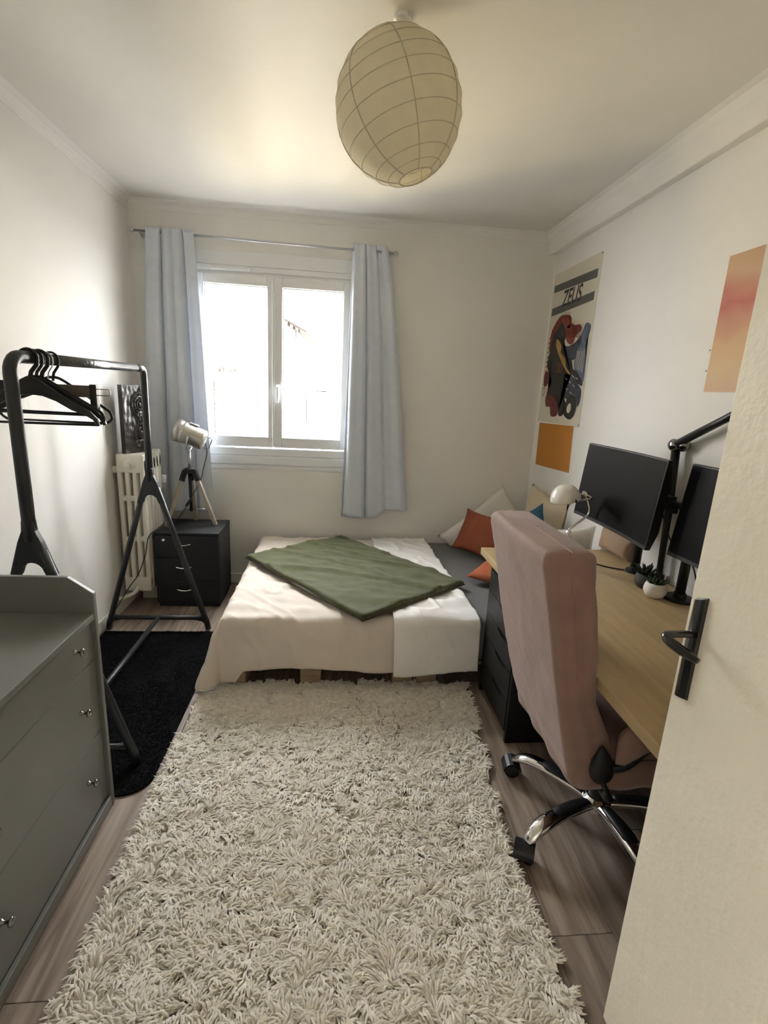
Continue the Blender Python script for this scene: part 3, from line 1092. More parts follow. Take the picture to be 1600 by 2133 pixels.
# ------------------------------------------------------------------ succulents
def succulent(label, loc, rpot, hpot, mpot, mleaf, n, spread, seed):
    t = thing('potted_succulent', label, 'plant', loc, 'succulents on the desk')
    x_, y_, z_ = loc
    bm = BM()
    prof = [(rpot * 0.55, 0), (rpot * 0.80, hpot * 0.10), (rpot * 0.98, hpot * 0.38), (rpot, hpot * 0.55), (rpot * 0.93, hpot * 0.8), (rpot * 0.80, hpot),
            (rpot * 0.74, hpot), (rpot * 0.78, hpot * 0.86)]
    lathe(bm, [(a, b + z_) for a, b in prof], (x_, y_, 0), 28)
    part(t, 'pot', bm, mpot, smooth=True)
    bm = BM()
    lathe(bm, [(rpot * 0.77, hpot * 0.84 + z_), (rpot * 0.5, hpot * 0.88 + z_), (0.002, hpot * 0.90 + z_)], (x_, y_, 0), 18)
    part(t, 'soil', bm, M_LEAFD)
    rnd = random.Random(seed)
    for k in range(n):
        a = k * 2.4
        q = (k + 0.5) / n
        el = R(80 - 55 * q)
        d = Vector((math.cos(a) * math.cos(el), math.sin(a) * math.cos(el), math.sin(el)))
        L = spread * (0.75 + 0.4 * q) * rnd.uniform(0.85, 1.15)
        p0 = Vector((x_, y_, z_ + hpot * 0.86)) + Vector((d.x, d.y, 0)) * rpot * 0.45 * q
        bm = BM()
        tube(bm, [p0, p0 + d * L * 0.35, p0 + d * L * 0.7 + Vector((0, 0, 0.002)), p0 + d * L + Vector((0, 0, 0.006))], [0.004, 0.0075, 0.006, 0.001], 6, flat=0.5)
        part(t, 'leaf', bm, mleaf, smooth=True)
    return t


succulent('succulent in a round white pot on the desk', (1.313, 1.800, 0.731), 0.044, 0.062, M_POTW, M_LEAF, 22, 0.034, 1)
succulent('darker succulent in a grey pot behind the white pot', (1.335, 1.905, 0.731), 0.042, 0.062, M_POTG, M_LEAFD, 20, 0.052, 2)

# cables
bm = BM()
tube(bm, smooth_path([(1.36, 2.10, 0.736), (1.30, 2.14, 0.7345), (1.24, 2.22, 0.7345), (1.23, 2.32, 0.7345), (1.27, 2.40, 0.7345)], 8), 0.0032, 8)
tag(obj('power_cable', bm, M_BLKPL, smooth=True), 'thin black cable curling across the desk behind the lamp', 'cable')
bm = BM()
tube(bm, smooth_path([(1.40, 1.99, 1.09), (1.43, 1.98, 1.00), (1.44, 1.93, 0.93), (1.45, 1.86, 0.90), (1.46, 1.80, 0.86), (1.46, 1.75, 0.78), (1.46, 1.70, 0.7355)], 8), 0.0032, 8)
tag(obj('power_cable', bm, M_BLKPL, smooth=True), 'thin black cable hanging between the two monitors', 'cable')

# ------------------------------------------------------------------ office chair in a pink velvet cover
chair = thing('office_chair', 'high-backed office chair in a dusty pink velvet slipcover', 'chair', (0.965, 1.42, 0))
CYC = 1.445


def rrect(cx_, cy_, hx, hy, r_, z_, n=6, ridge=0.0):
    pts = []
    for sx, sy, a0 in ((1, 1, 0), (-1, 1, 90), (-1, -1, 180), (1, -1, 270)):
        for k in range(n):
            a = R(a0 + 90 * k / (n - 1))
            pts.append(Vector((cx_ + sx * (hx - r_) + r_ * math.cos(a), cy_ + sy * (hy - r_) + r_ * math.sin(a), z_)))
        if ridge and a0 in (90, 270):
            pass
    return pts


# backrest: stacked rounded sections following the reclined, slightly bowed back
prof = [  # z, rear x, thickness, half width
    (0.345, 0.770, 0.070, 0.175), (0.356, 0.748, 0.105, 0.215), (0.385, 0.728, 0.135, 0.238), (0.45, 0.705, 0.150, 0.248), (0.55, 0.678, 0.140, 0.252),
    (0.65, 0.652, 0.118, 0.254), (0.75, 0.628, 0.124, 0.255), (0.85, 0.606, 0.136, 0.255), (0.95, 0.584, 0.140, 0.255), (1.02, 0.567, 0.140, 0.254),
    (1.060, 0.557, 0.144, 0.254), (1.084, 0.556, 0.144, 0.252), (1.098, 0.561, 0.136, 0.247), (1.105, 0.572, 0.116, 0.238)]
bm = BM()
rings = []
fine = []
zz = [p[0] for p in prof]
for z in sorted(set(list(LS(0.40, 1.04, 40)) + zz)):
    fine.append((z, IP(z, zz, [p[1] for p in prof]), IP(z, zz, [p[2] for p in prof]), IP(z, zz, [p[3] for p in prof])))
for z, rx, th, hw in fine:
    rg = []
    r_ = min(0.018, th * 0.45)
    base = rrect(rx + th / 2, CYC, th / 2, hw, r_, z, 6)
    # densify
    dense = []
    for i in range(len(base)):
        a, b = base[i], base[(i + 1) % len(base)]
        m_ = max(1, int((b - a).length / 0.02))
        for k in range(m_):
            dense.append(a.lerp(b, k / m_))
    rg = dense
    rings.append(rg)
cnt = min(len(r_) for r_ in rings)
# resample every ring to one count
def resample(rg, n):
    L = [0]
    for i in range(len(rg)):
        L.append(L[-1] + (rg[(i + 1) % len(rg)] - rg[i]).length)
    out = []
    for k in range(n):
        s = L[-1] * k / n
        i = max(j for j in range(len(L)) if L[j] <= s + 1e-9)
        i = min(i, len(rg) - 1)
        a, b = rg[i], rg[(i + 1) % len(rg)]
        d = L[i + 1] - L[i]
        out.append(a.lerp(b, (s - L[i]) / d if d else 0))
    return out
rings = [resample(r_, 96) for r_ in rings]
for rg, (z, rx, th, hw) in zip(rings, fine):
    for p in rg:
        s = (p.y - CYC) / hw
        # side welt: slight pinch half way through the thickness
        c = Vector((rx + th / 2, CYC, z))
        d = (p - c).normalized()
        k = 0.004 * nz(p.x * 0.5 + p.y, p.z, 3.3, 7) + 0.0025 * nz(p.y, p.z * 1.6, 8.1, 19)
        if abs(s) > 0.97:
            tx = (p.x - rx) / th
            k += 0.007 * math.exp(-((tx - 0.48) / 0.10) ** 2) - 0.003
            k += 0.004 * math.sin(z * 90 + p.x * 60) * math.exp(-((z - 1.02) / 0.05) ** 2)
        p += d * k
sect_loft(bm, rings)
back = part(chair, 'backrest', bm, M_CHAIR, smooth=True)
# seam piping across the top and down the near and far sides of the cover
bm = BM()
pth = []
for z, rx, th, hw in [f for f in fine if f[0] > 0.42]:
    pth.append((rx + th * 0.48, CYC - hw - 0.003, z))
top_ = [(0.63, CYC - 0.235 + 0.47 * k / 10, 1.106) for k in range(11)]
pth2 = [(p[0], 2 * CYC - p[1], p[2]) for p in reversed(pth)]
tube(bm, pth + top_ + pth2, 0.0022, 6)
pp = obj('piping', bm, M_CHAIR, smooth=True)
pp.parent = back
pp.matrix_parent_inverse = Matrix.Identity(4)
# seat
bm = BM()
rings = []
for z, ins in ((0.395, 0.05), (0.402, 0.02), (0.42, 0.004), (0.45, 0.0), (0.48, 0.004), (0.50, 0.022), (0.510, 0.06), (0.512, 0.11)):
    rings.append([p + Vector((0, 0, 0.006 * nz(p.x, p.y, z, 8))) for p in resample(rrect(0.995, CYC, 0.245 - ins, 0.245 - ins, 0.06, z, 7), 72)])
sect_loft(bm, rings)
part(chair, 'seat', bm, M_CHAIR, smooth=True)
# skirt of the cover hanging under the seat
bm = BM()
rings = []
for z, o_ in ((0.46, 0.003), (0.42, 0.008), (0.385, 0.010), (0.365, 0.006)):
    rg = resample(rrect(0.985, CYC, 0.250 + o_, 0.246 + o_, 0.06, z, 7), 96)
    for i, p in enumerate(rg):
        p += Vector((p.x - 0.985, p.y - CYC, 0)).normalized() * 0.005 * math.sin(i * 0.9) * (0.46 - z) / 0.1
    rings.append(rg)
sect_loft(bm, rings, cap=False)
part(chair, 'cover_skirt', bm, M_CHAIR, smooth=True, solid=0.003)
# armrests: black bracket with teardrop boss, covered pad
for sgn in (-1, 1):
    yy = CYC + sgn * 0.262
    bm = BM()
    prof_t = [(0.003, 0.088), (0.012, 0.074), (0.024, 0.054), (0.034, 0.030), (0.038, 0.006), (0.035, -0.016), (0.025, -0.032), (0.012, -0.040), (0.002, -0.041)]
    T_ = Matrix.Translation((0.806, yy, 0.438)) @ Matrix.Rotation(R(-8), 4, 'Y') @ Matrix.Diagonal((1.0, 0.55, 1.0, 1.0))
    lathe(bm, prof_t, seg=20, T=T_)
    boss = part(chair, 'arm_boss', bm, M_BLKPL, smooth=True)
    bm = BM()
    tube(bm, smooth_path([(0.812, yy, 0.405), (0.832, yy, 0.365), (0.842, yy + -sgn * 0.02, 0.33), (0.86, yy - sgn * 0.10, 0.325), (0.90, CYC + sgn * 0.04, 0.335)], 5), [0.013, 0.014, 0.014, 0.014, 0.014], 10, flat=0.6)
    st = part(chair, 'arm_strut', bm, M_BLKPL, smooth=True)
    bm = BM()
    tube(bm, smooth_path([(0.82, yy, 0.45), (0.87, yy + sgn * 0.012, 0.47), (0.95, yy + sgn * 0.018, 0.565), (1.0, yy + sgn * 0.018, 0.615)], 5), [0.012, 0.014, 0.014, 0.012], 8)
    part(chair, 'arm_bracket', bm, M_BLKPL, smooth=True)
    bm = BM()
    rings = []
    for k, (ax_, az_, hx, hz) in enumerate(((0.835, 0.515, 0.006, 0.040), (0.85, 0.530, 0.03, 0.058), (0.90, 0.560, 0.03, 0.062), (0.97, 0.592, 0.03, 0.046), (1.05, 0.612, 0.03, 0.032), (1.12, 0.618, 0.028, 0.024), (1.135, 0.617, 0.008, 0.010))):
        rg = []
        for q in range(16):
            a = 2 * PI * q / 16
            rg.append(Vector((ax_, yy + sgn * 0.012 + hx * math.cos(a), az_ + hz * math.sin(a) + 0.004 * math.sin(k * 2.1 + q))))
        rings.append(rg)
    sect_loft(bm, rings)
    part(chair, 'armrest', bm, M_CHAIR, smooth=True)
# column
bm = BM()
CX, CY = 0.965, 1.42
lathe(bm, [(0.030, 0.095), (0.030, 0.20), (0.024, 0.205), (0.024, 0.30), (0.014, 0.302), (0.014, 0.36)], (CX, CY, 0), 20)
part(chair, 'gas_lift', bm, M_BLKPL, smooth=False)
part(chair, 'tilt_mechanism', bx(CX - 0.10, CX + 0.08, CYC - 0.07, CYC + 0.07, 0.345, 0.392), M_BLKPL, bevel=0.012)
bm = BM()
lathe(bm, [(0.020, 0.070), (0.046, 0.078), (0.050, 0.115), (0.036, 0.130), (0.030, 0.132)], (CX, CY, 0), 24)
part(chair, 'hub', bm, M_CHROME, smooth=False)
for k in range(5):
    a = R(203 + 72 * k)
    d = Vector((math.cos(a), math.sin(a), 0))
    Cc = Vector((CX, CY, 0))
    bm = BM()
    pts = [Cc + d * r_ + Vector((0, 0, z_)) for r_, z_ in ((0.035, 0.106), (0.10, 0.116), (0.18, 0.120), (0.245, 0.116), (0.285, 0.104), (0.314, 0.086), (0.326, 0.070))]
    tube(bm, smooth_path(pts, 4), [0.025, 0.027, 0.028, 0.029, 0.028, 0.024, 0.017], 14, flat=0.60)
    leg = part(chair, 'base_leg', bm, M_CHROME, smooth=True)
    bm = BM()
    pts = [Cc + d * r_ + Vector((0, 0, z_)) for r_, z_ in ((0.055, 0.1205), (0.12, 0.1275), (0.18, 0.1285), (0.228, 0.125))]
    tube(bm, smooth_path(pts, 4), [0.018, 0.0245, 0.0255, 0.013], 12, flat=0.5)
    o = obj('foot_pad', bm, M_BLKPL, smooth=True)
    o.parent = leg
    # caster: two wheels with a hood
    cc = Cc + d * 0.335
    sw = Vector((math.cos(a + 0.7), math.sin(a + 0.7), 0))
    side = Vector((-sw.y, sw.x, 0))
    bm = BM()
    for sg in (-1, 1):
        T_ = frame_T(cc + side * (0.016 * sg) + Vector((0, 0, 0.031)), sw, side)
        lathe(bm, [(0.010, -0.014), (0.027, -0.013), (0.031, -0.007), (0.031, 0.007), (0.027, 0.013), (0.010, 0.014)], seg=20, T=T_)
    wh = part(chair, 'caster', bm, M_BLKPL, smooth=False)
    bm = BM()
    rings = []
    for ang in LS(0, PI, 9):
        e = sw * math.cos(ang) * 0.036 + Vector((0, 0, 0.034 + 0.037 * math.sin(ang)))
        rings.append([cc + e + side * s_ for s_ in (-0.033, -0.014, 0.014, 0.033)] + [cc + e * 0.90 + Vector((0, 0, 0.002)) + side * s_ for s_ in (0.033, -0.033)])
    sect_loft(bm, rings)
    o = obj('caster_hood', bm, M_BLKPL, smooth=False)
    o.parent = wh

# ------------------------------------------------------------------ grey dresser
t = thing('dresser', 'grey chest of drawers with raised sides and small metal knobs', 'dresser', (-1.07, 1.23, 0))
DXF, DY0, DY1 = -0.776, 0.875, 1.585
DXB = -1.355
side_poly = [(DXB, 0.0), (DXF + 0.012, 0.0), (DXF + 0.012, 0.818), (-0.840, 0.872), (DXB, 0.875)]
for y0, y1 in ((DY1 - 0.018, DY1), (DY0, DY0 + 0.018)):
    bm = BM()
    prism(bm, side_poly, 'y', y0, y1)
    part(t, 'side_panel', bm, M_DRESS, bevel=0.0025)
part(t, 'back_panel', bx(DXB, DXB + 0.015, DY0 + 0.018, DY1 - 0.018, 0.02, 0.873), M_DRESS)
part(t, 'top', bx(DXB + 0.015, DXF + 0.010, DY0 + 0.0185, DY1 - 0.0185, 0.730, 0.750), M_DRESS, bevel=0.0025)
part(t, 'plinth', bx(DXF - 0.004, DXF + 0.010, DY0 + 0.0185, DY1 - 0.0185, 0.004, 0.046), M_DRESS, bevel=0.002)
part(t, 'carcass', bx(DXB + 0.016, DXF - 0.022, DY0 + 0.019, DY1 - 0.019, 0.05, 0.728), M_DRESS)
for z0, z1 in ((0.050, 0.320), (0.323, 0.588), (0.591, 0.726)):
    dr = part(t, 'drawer', bx(DXF - 0.020, DXF - 0.002, DY0 + 0.020, DY1 - 0.020, z0, z1), M_DRESS, bevel=0.0018)
    zk = {0.050: 0.200, 0.323: 0.462, 0.591: 0.675}[z0]
    for yk in (1.452, 1.012):
        bm = BM()
        T_ = frame_T((DXF - 0.002, yk, zk), (0, 1, 0), (1, 0, 0))
        lathe(bm, [(0.0085, 0.0), (0.0085, 0.002), (0.0045, 0.005), (0.004, 0.014), (0.0065, 0.018), (0.0115, 0.021), (0.0125, 0.025), (0.010, 0.0285), (0.004, 0.030)], seg=18, T=T_)
        k_ = obj('knob', bm, M_DKCHROME, smooth=True)
        k_.parent = dr

# ------------------------------------------------------------------ clothes rack
t = thing('clothes_rack', 'black tubular clothes rack with splayed legs beside the dresser', 'clothes rack', (-1.05, 2.33, 0))
RX, RY0, RY1, RZ = -1.05, 1.765, 2.905, 1.545
rr_ = 0.018
pts = []
cr_ = 0.055
def arc(c, a0, a1, r_, n=6):
    return [(RX, c[0] + r_ * math.cos(a), c[1] + r_ * math.sin(a)) for a in LS(a0, a1, n)]
# top bar with its two bends and posts down to the forks
path = [(RX, RY0, 0.93), (RX, RY0, 1.2)] + arc((RY0 + cr_, RZ - cr_), PI, PI / 2, cr_) + [(RX, RY0 + 0.20, RZ)]
bm = BM()
tube(bm, path, [0.021] * len(path), 14)
part(t, 'post', bm, M_RACK, smooth=True)
path = [(RX, RY1, 0.93), (RX, RY1, 1.2)] + [(RX, RY1 - cr_ * 0.6 + cr_ * 0.6 * math.cos(a), RZ - cr_ * 0.6 + cr_ * 0.6 * math.sin(a)) for a in LS(0, PI / 2, 6)] + [(RX, RY1 - 0.12, RZ)]
bm = BM()
tube(bm, path, 0.0185, 14)
part(t, 'post', bm, M_RACK, smooth=True)
bm = BM()
tube(bm, [(RX, RY0 + 0.19, RZ), (RX, RY1 - 0.11, RZ)], 0.0200, 16)
part(t, 'hanging_rail', bm, M_RACKFILM, smooth=True)
for yy in (RY0, RY1):
    # fork: flat web where the two legs meet, with a round notch
    zb = 0.80
    half = [(0.0185, 1.005), (0.0215, 0.965), (0.0385, 0.925), (0.0775, zb), (0.0445, zb)]
    poly = [(RX + a, b) for a, b in half]
    for a in LS(0.15, PI - 0.15, 9):
        poly.append((RX + 0.038 * math.cos(a), 0.812 + 0.038 * math.sin(a)))
    poly += [(RX - a, b) for a, b in reversed(half)]
    bm = BM()
    prism(bm, poly, 'y', yy - 0.016, yy + 0.016)
    part(t, 'fork', bm, M_RACK, bevel=0.006, bseg=3)
    for sg in (-1, 1):
        bm = BM()
        tube(bm, [(RX + sg * 0.034, yy, 0.89), (RX + sg * 0.115, yy, 0.62), (RX + sg * 0.265, yy, 0.12), (RX + sg * 0.285, yy, 0.058), (RX + sg * 0.292, yy, 0.012)], [0.0165, 0.0165, 0.0165, 0.018, 0.018], 12)
        part(t, 'leg', bm, M_RACK, smooth=True)
        # corner gusset where the foot rail meets the leg
        bm = BM()
        s = sg
        prism(bm, [(RX + s * 0.272, 0.105), (RX + s * 0.215, 0.094), (RX + s * 0.215, 0.074), (RX + s * 0.255, 0.066), (RX + s * 0.276, 0.045)], 'y', yy - 0.012, yy + 0.012)
        part(t, 'gusset', bm, M_RACK, bevel=0.004)
    bm = BM()
    tube(bm, [(RX - 0.265, yy, 0.085), (RX + 0.265, yy, 0.085)], 0.014, 12)
    part(t, 'foot_rail', bm, M_RACK, smooth=True)
bm = BM()
tube(bm, [(RX, RY0 + 0.01, 0.085), (RX, RY1 - 0.01, 0.085)], 0.0135, 12)
part(t, 'lower_rail', bm, M_RACK, smooth=True)


# ------------------------------------------------------------------ hangers
def hook_pts(n=12, r_=0.0250, drop=0.075):
    """hook over the rail (local: origin at rail axis, x across, z up)"""
    p = [(-r_ * 0.98, 0.0, -0.012)]
    for a in LS(PI, 0, n):
        p.append((r_ * math.cos(a), 0, r_ * math.sin(a)))
    p += [(r_ * 0.9, 0, -0.022), (0.006, 0, -0.046), (0, 0, -drop)]
    return p


def hanger(label, y, rz, kind, grp='hangers on the clothes rack'):
    t = thing('hanger', label, 'hanger', (RX, y, RZ), grp)
    Tm = Matrix.Translation((RX, y, RZ)) @ Matrix.Rotation(rz, 4, 'Z')

    def tp(pts):
        return [Tm @ Vector(p) for p in pts]
    mm = M_BLKPL
    if kind == 'clip':
        bm = BM()
        tube(bm, tp(smooth_path(hook_pts(drop=0.085), 2)), 0.0022, 8)
        part(t, 'hook', bm, M_STEEL, smooth=True)
        part(t, 'bar', bx(-0.165, 0.165, -0.007, 0.007, -0.128, -0.085, T=Tm), M_HANGWOOD, bevel=0.004)
        for sx in (-0.165, 0.150):
            bm = BM()
            box(bm, sx - 0.002, sx + 0.022, -0.014, 0.014, -0.175, -0.080, T=Tm)
            part(t, 'clip', bm, mm, bevel=0.004)
            bm = BM()
            s0 = sx + 0.020 if sx > 0 else sx
            dr = 1 if sx > 0 else -1
            tube(bm, tp([(s0, -0.010, -0.096), (s0 + dr * 0.045, -0.010, -0.096), (s0 + dr * 0.05, -0.010, -0.100), (s0 + dr * 0.05, -0.010, -0.114), (s0 + dr * 0.045, -0.010, -0.118), (s0, -0.010, -0.118)]), 0.0018, 6)
            part(t, 'spring_wire', bm, M_DKCHROME, smooth=True)
        return t
    thick = {'broad': 0.006, 'tube': 0.004, 'slim': 0.0045}[kind]
    bm = BM()
    tube(bm, tp(smooth_path(hook_pts(r_=0.0275 if kind == 'broad' else 0.0265), 2)), [thick * 0.9, thick, thick * 1.2], 8)
    part(t, 'hook', bm, mm, smooth=True)
    W_ = 0.205 if kind != 'tube' else 0.20
    if kind == 'broad':
        # contoured shoulders: extruded silhouette, thicker in the middle
        up = [(0, -0.062), (0.022, -0.068), (0.045, -0.085), (0.09, -0.118), (0.14, -0.150), (0.178, -0.172), (0.200, -0.196), (0.208, -0.222)]
        lo = [(0.196, -0.224), (0.186, -0.202), (0.165, -0.188), (0.12, -0.170), (0.075, -0.142), (0.035, -0.126), (0, -0.122)]
        poly = up + lo
        poly = poly + [(-x_, z_) for x_, z_ in reversed(poly[1:-1])]
        A = [Tm @ Vector((x_, -0.008, z_)) for x_, z_ in poly]
        B = [Tm @ Vector((x_, 0.008, z_)) for x_, z_ in poly]
        bm = BM()
        sect_loft(bm, [A, B])
        part(t, 'shoulders', bm, mm, bevel=0.003)
        bm = BM()
        tube(bm, tp([(-0.165, 0, -0.182), (0.165, 0, -0.186)]), 0.004, 8)
        part(t, 'trouser_bar', bm, mm, smooth=True)
    else:
        for sg in (-1, 1):
            bm = BM()
            tube(bm, tp(smooth_path([(0, 0, -0.062), (sg * 0.03, 0, -0.068), (sg * 0.10, 0, -0.112), (sg * (W_ - 0.02), 0, -0.165), (sg * W_, 0, -0.182), (sg * (W_ + 0.004), 0, -0.205), (sg * (W_ - 0.018), 0, -0.222)], 4)), thick * 1.25, 8)
            part(t, 'shoulder', bm, mm, smooth=True)
        bm = BM()
        tube(bm, tp([(-W_ + 0.02, 0, -0.222), (W_ - 0.02, 0, -0.222)]), thick, 8)
        part(t, 'trouser_bar', bm, mm, smooth=True)
    return t


hanger('broad-shouldered black plastic hanger, hanging closest to the rack corner', 1.868, R(7), 'broad')
hanger('slim black hanger with rounded ends between the two broad-shouldered ones', 1.902, R(4.5), 'slim')
hanger('broad-shouldered black plastic hanger beside the wooden clip hanger', 1.936, R(1.5), 'broad')
hanger('grey wooden bar hanger with black trouser clips', 1.974, R(-1), 'clip')
hanger('thin black tube hanger, hanging closest to the window', 2.010, R(-4), 'tube')

# ------------------------------------------------------------------ cast-iron radiator
t = thing('radiator', 'cream cast-iron column radiator on the left wall', 'radiator', (-1.265, 3.35, 0.125))
QX0, QX1, QZ0, QZ1 = -1.350, -1.186, 0.135, 1.035
nsec = 6
for k in range(nsec):
    y0 = 3.185 + k * 0.055
    bm = BM()
    cw = (QX1 - QX0)
    ncol = 4
    colw = 0.029
    gap = (cw - ncol * colw) / (ncol - 1)
    for c in range(ncol):
        xa = QX0 + c * (colw + gap)
        box(bm, xa, xa + colw, y0 + 0.004, y0 + 0.047, QZ0 + 0.03, QZ1 - 0.03)
    # headers and webs
    for z0, z1, yi in ((QZ1 - 0.115, QZ1, 0.0), (QZ0, QZ0 + 0.095, 0.0), (QZ0 + 0.335, QZ0 + 0.372, 0.008), (QZ0 + 0.60, QZ0 + 0.637, 0.008)):
        box(bm, QX0, QX1, y0 + yi, y0 + 0.051 - yi, z0, z1)
    sec = part(t, 'section', bm, M_RAD, bevel=0.010, bseg=3)
bm = BM()
lathe(bm, [(0.034, 0.0), (0.034, 0.006), (0.026, 0.010), (0.024, 0.016)], seg=24, T=frame_T((-1.268, 3.187, 0.970), (1, 0, 0), (0, -1, 0)))
lathe(bm, [(0.016, 0.014), (0.016, 0.028), (0.010, 0.032)], seg=6, T=frame_T((-1.268, 3.187, 0.970), (1, 0, 0), (0, -1, 0)))
part(t, 'end_plug', bm, M_RAD)
part(t, 'wall_bracket', bx(XL, QX0 + 0.004, 3.20, 3.235, 0.915, 0.955), M_RAD, bevel=0.004)
bm = BM()
tube(bm, smooth_path([(-1.27, 3.19, 0.165), (-1.27, 3.155, 0.150), (-1.30, 3.13, 0.13), (-1.36, 3.12, 0.11), (-1.378, 3.11, 0.105)], 5), 0.013, 10)
part(t, 'supply_pipe', bm, M_RAD, smooth=True)
bm = BM()
lathe(bm, [(0.010, 0), (0.018, 0.005), (0.018, 0.05), (0.010, 0.056)], seg=16, T=frame_T((-1.178, 3.512, 0.80), (1, 0, 0), (0, 0, 1)))
part(t, 'valve_head', bm, M_PVC)
for yy in (3.40,):
    part(t, 'foot', bx(QX0 + 0.03, QX1 - 0.03, yy - 0.015, yy + 0.015, 0.0, QZ0 + 0.002), M_RAD, bevel=0.005)

# ------------------------------------------------------------------ carved wooden panel on the radiator
A_ = Vector((-1.318, 3.215))
B_ = Vector((-1.232, 3.395))
dv = (B_ - A_).normalized()
nv = Vector((dv.y, -dv.x))
if nv.x < 0:
    nv = -nv
wid = (B_ - A_).length
hgt, zb = 0.415, QZ1
bm = BM()
n, mrows = 60, 84
G = []


def carve(u, v):
    """relief height of a stylised carved figure: arcs, scrolls and rounded bosses"""
    h = 0.0
    x_, z_ = (u - 0.60) * wid * 1.3, (v - 0.5) * hgt

    def ringf(cx_, cz_, r_, w_, a):
        d = math.hypot((x_ - cx_), (z_ - cz_))
        return a * math.exp(-((d - r_) / w_) ** 2)
    for c, z0, rs in ((0.0, 0.09, (0.028, 0.05, 0.072)), (0.01, 0.005, (0.022, 0.042)), (0.0, -0.085, (0.030, 0.055)), (-0.03, -0.15, (0.02,)), (0.05, 0.16, (0.025, 0.045))):
        for r0 in rs:
            h = max(h, ringf(c, z0, r0, 0.0065, 0.012))
    for c, z0, r0 in ((0.0, 0.09, 0.018), (0.0, -0.085, 0.02), (0.055, -0.03, 0.025), (0.05, -0.14, 0.03)):
        d = math.hypot(x_ - c, z_ - z0)
        h = max(h, 0.016 * math.sqrt(max(0, 1 - (d / r0) ** 2)))
    h += 0.003 * nz(x_, z_, 4.4, 30)
    e = min(u, 1 - u, v, 1 - v)
    return h * min(1, e / 0.06)


for j in range(mrows + 1):
    rowv = []
    for i in range(n + 1):
        u, v = i / n, j / mrows
        p2 = A_ + dv * (u * wid) + nv * (0.034 + carve(u, v))
        rowv.append(bm.verts.new((p2.x, p2.y, zb + v * hgt)))
    G.append(rowv)
for j in range(mrows):
    for i in range(n):
        bm.faces.new((G[j][i], G[j][i + 1], G[j + 1][i + 1], G[j + 1][i]))
# back and sides
border = [G[0][i] for i in range(n + 1)] + [G[j][n] for j in range(1, mrows + 1)] + [G[mrows][i] for i in range(n - 1, -1, -1)] + [G[j][0] for j in range(mrows - 1, 0, -1)]
bk = []
for v in border:
    p2 = Vector((v.co.x, v.co.y))
    p2 = p2 - nv * ((p2 - A_).dot(nv))
    bk.append(bm.verts.new((p2.x, p2.y, v.co.z)))
for i in range(len(border)):
    j = (i + 1) % len(border)
    bm.faces.new((border[i], border[j], bk[j], bk[i]))
bm.faces.new(bk)
o = obj('carved_panel', bm, M_CARVE, smooth=False)
tag(o, 'dark carved wooden relief panel standing on top of the radiator', 'carving')

# ------------------------------------------------------------------ bedside cabinet
t = thing('bedside_cabinet', 'black three-drawer bedside cabinet with chrome handles and a lock', 'cabinet', (-0.965, 3.42, 0))
KX0, KX1, KY0, KY1, KZ = -1.172, -0.757, 3.235, 3.585, 0.527
part(t, 'body', bx(KX0, KX1, KY0 + 0.018, KY1, 0.03, KZ - 0.016), M_BEDSIDE, bevel=0.002)
part(t, 'top', bx(KX0 - 0.002, KX1 + 0.002, KY0 - 0.003, KY1, KZ - 0.016, KZ), M_BEDSIDE, bevel=0.003)
part(t, 'plinth', bx(KX0 + 0.01, KX1 - 0.01, KY0 + 0.02, KY1 - 0.01, 0.0, 0.03), M_BEDSIDE)
for k in range(3):
    z0 = 0.035 + k * 0.158
    dr = part(t, 'drawer', bx(KX0 + 0.003, KX1 - 0.003, KY0, KY0 + 0.0175, z0, z0 + 0.155), M_BEDSIDE, bevel=0.0025)
    bm = BM()
    xc_ = -0.985
    zc_ = z0 + 0.100
    tube(bm, smooth_path([(xc_ - 0.048, KY0, zc_ + 0.003), (xc_ - 0.046, KY0 - 0.014, zc_ + 0.001), (xc_ - 0.025, KY0 - 0.021, zc_ - 0.004), (xc_, KY0 - 0.023, zc_ - 0.006), (xc_ + 0.025, KY0 - 0.021, zc_ - 0.004), (xc_ + 0.046, KY0 - 0.014, zc_ + 0.001), (xc_ + 0.048, KY0, zc_ + 0.003)], 4), 0.0042, 8)
    hd = obj('handle', bm, M_CHROME, smooth=True)
    hd.parent = dr
    if k == 2:
        bm = BM()
        lathe(bm, [(0.010, 0), (0.010, 0.005), (0.007, 0.006), (0.002, 0.004)], seg=16, T=frame_T((-1.108, KY0, z0 + 0.125), (1, 0, 0), (0, -1, 0)))
        lk = obj('lock', bm, M_CHROME)
        lk.parent = dr

# ------------------------------------------------------------------ tripod lamp
t = thing('tripod_lamp', 'tripod spotlight lamp with wooden legs on the bedside cabinet', 'lamp', (-0.985, 3.44, KZ))
HX, HY = -0.986, 3.455
for (fx, fy) in ((-0.822, 3.445), (-1.128, 3.360), (-0.985, 3.560)):
    bm = BM()
    top_p = Vector((HX + (fx - HX) * 0.18, HY + (fy - HY) * 0.18, 0.905))
    bot_p = Vector((fx, fy, KZ))
    ax = (top_p - bot_p).normalized()
    T_ = frame_T(bot_p, Vector((0, 0, 1)).cross(ax) if abs(ax.z) < 0.999 else (1, 0, 0), ax)
    L_ = (top_p - bot_p).length
    box(bm, -0.014, 0.014, -0.011, 0.011, 0.0, L_ - 0.07, T=T_)
    for v in bm.verts:
        v.co.z = max(v.co.z, KZ)
    lg = part(t, 'leg', bm, M_LAMPWOOD, bevel=0.002)
    bm = BM()
    box(bm, -0.018, 0.018, -0.014, 0.014, L_ - 0.075, L_, T=T_)
    o = obj('leg_socket', bm, M_BLKPL, bevel=0.002)
    o.parent = lg
    o.matrix_parent_inverse = Matrix.Identity(4)
bm = BM()
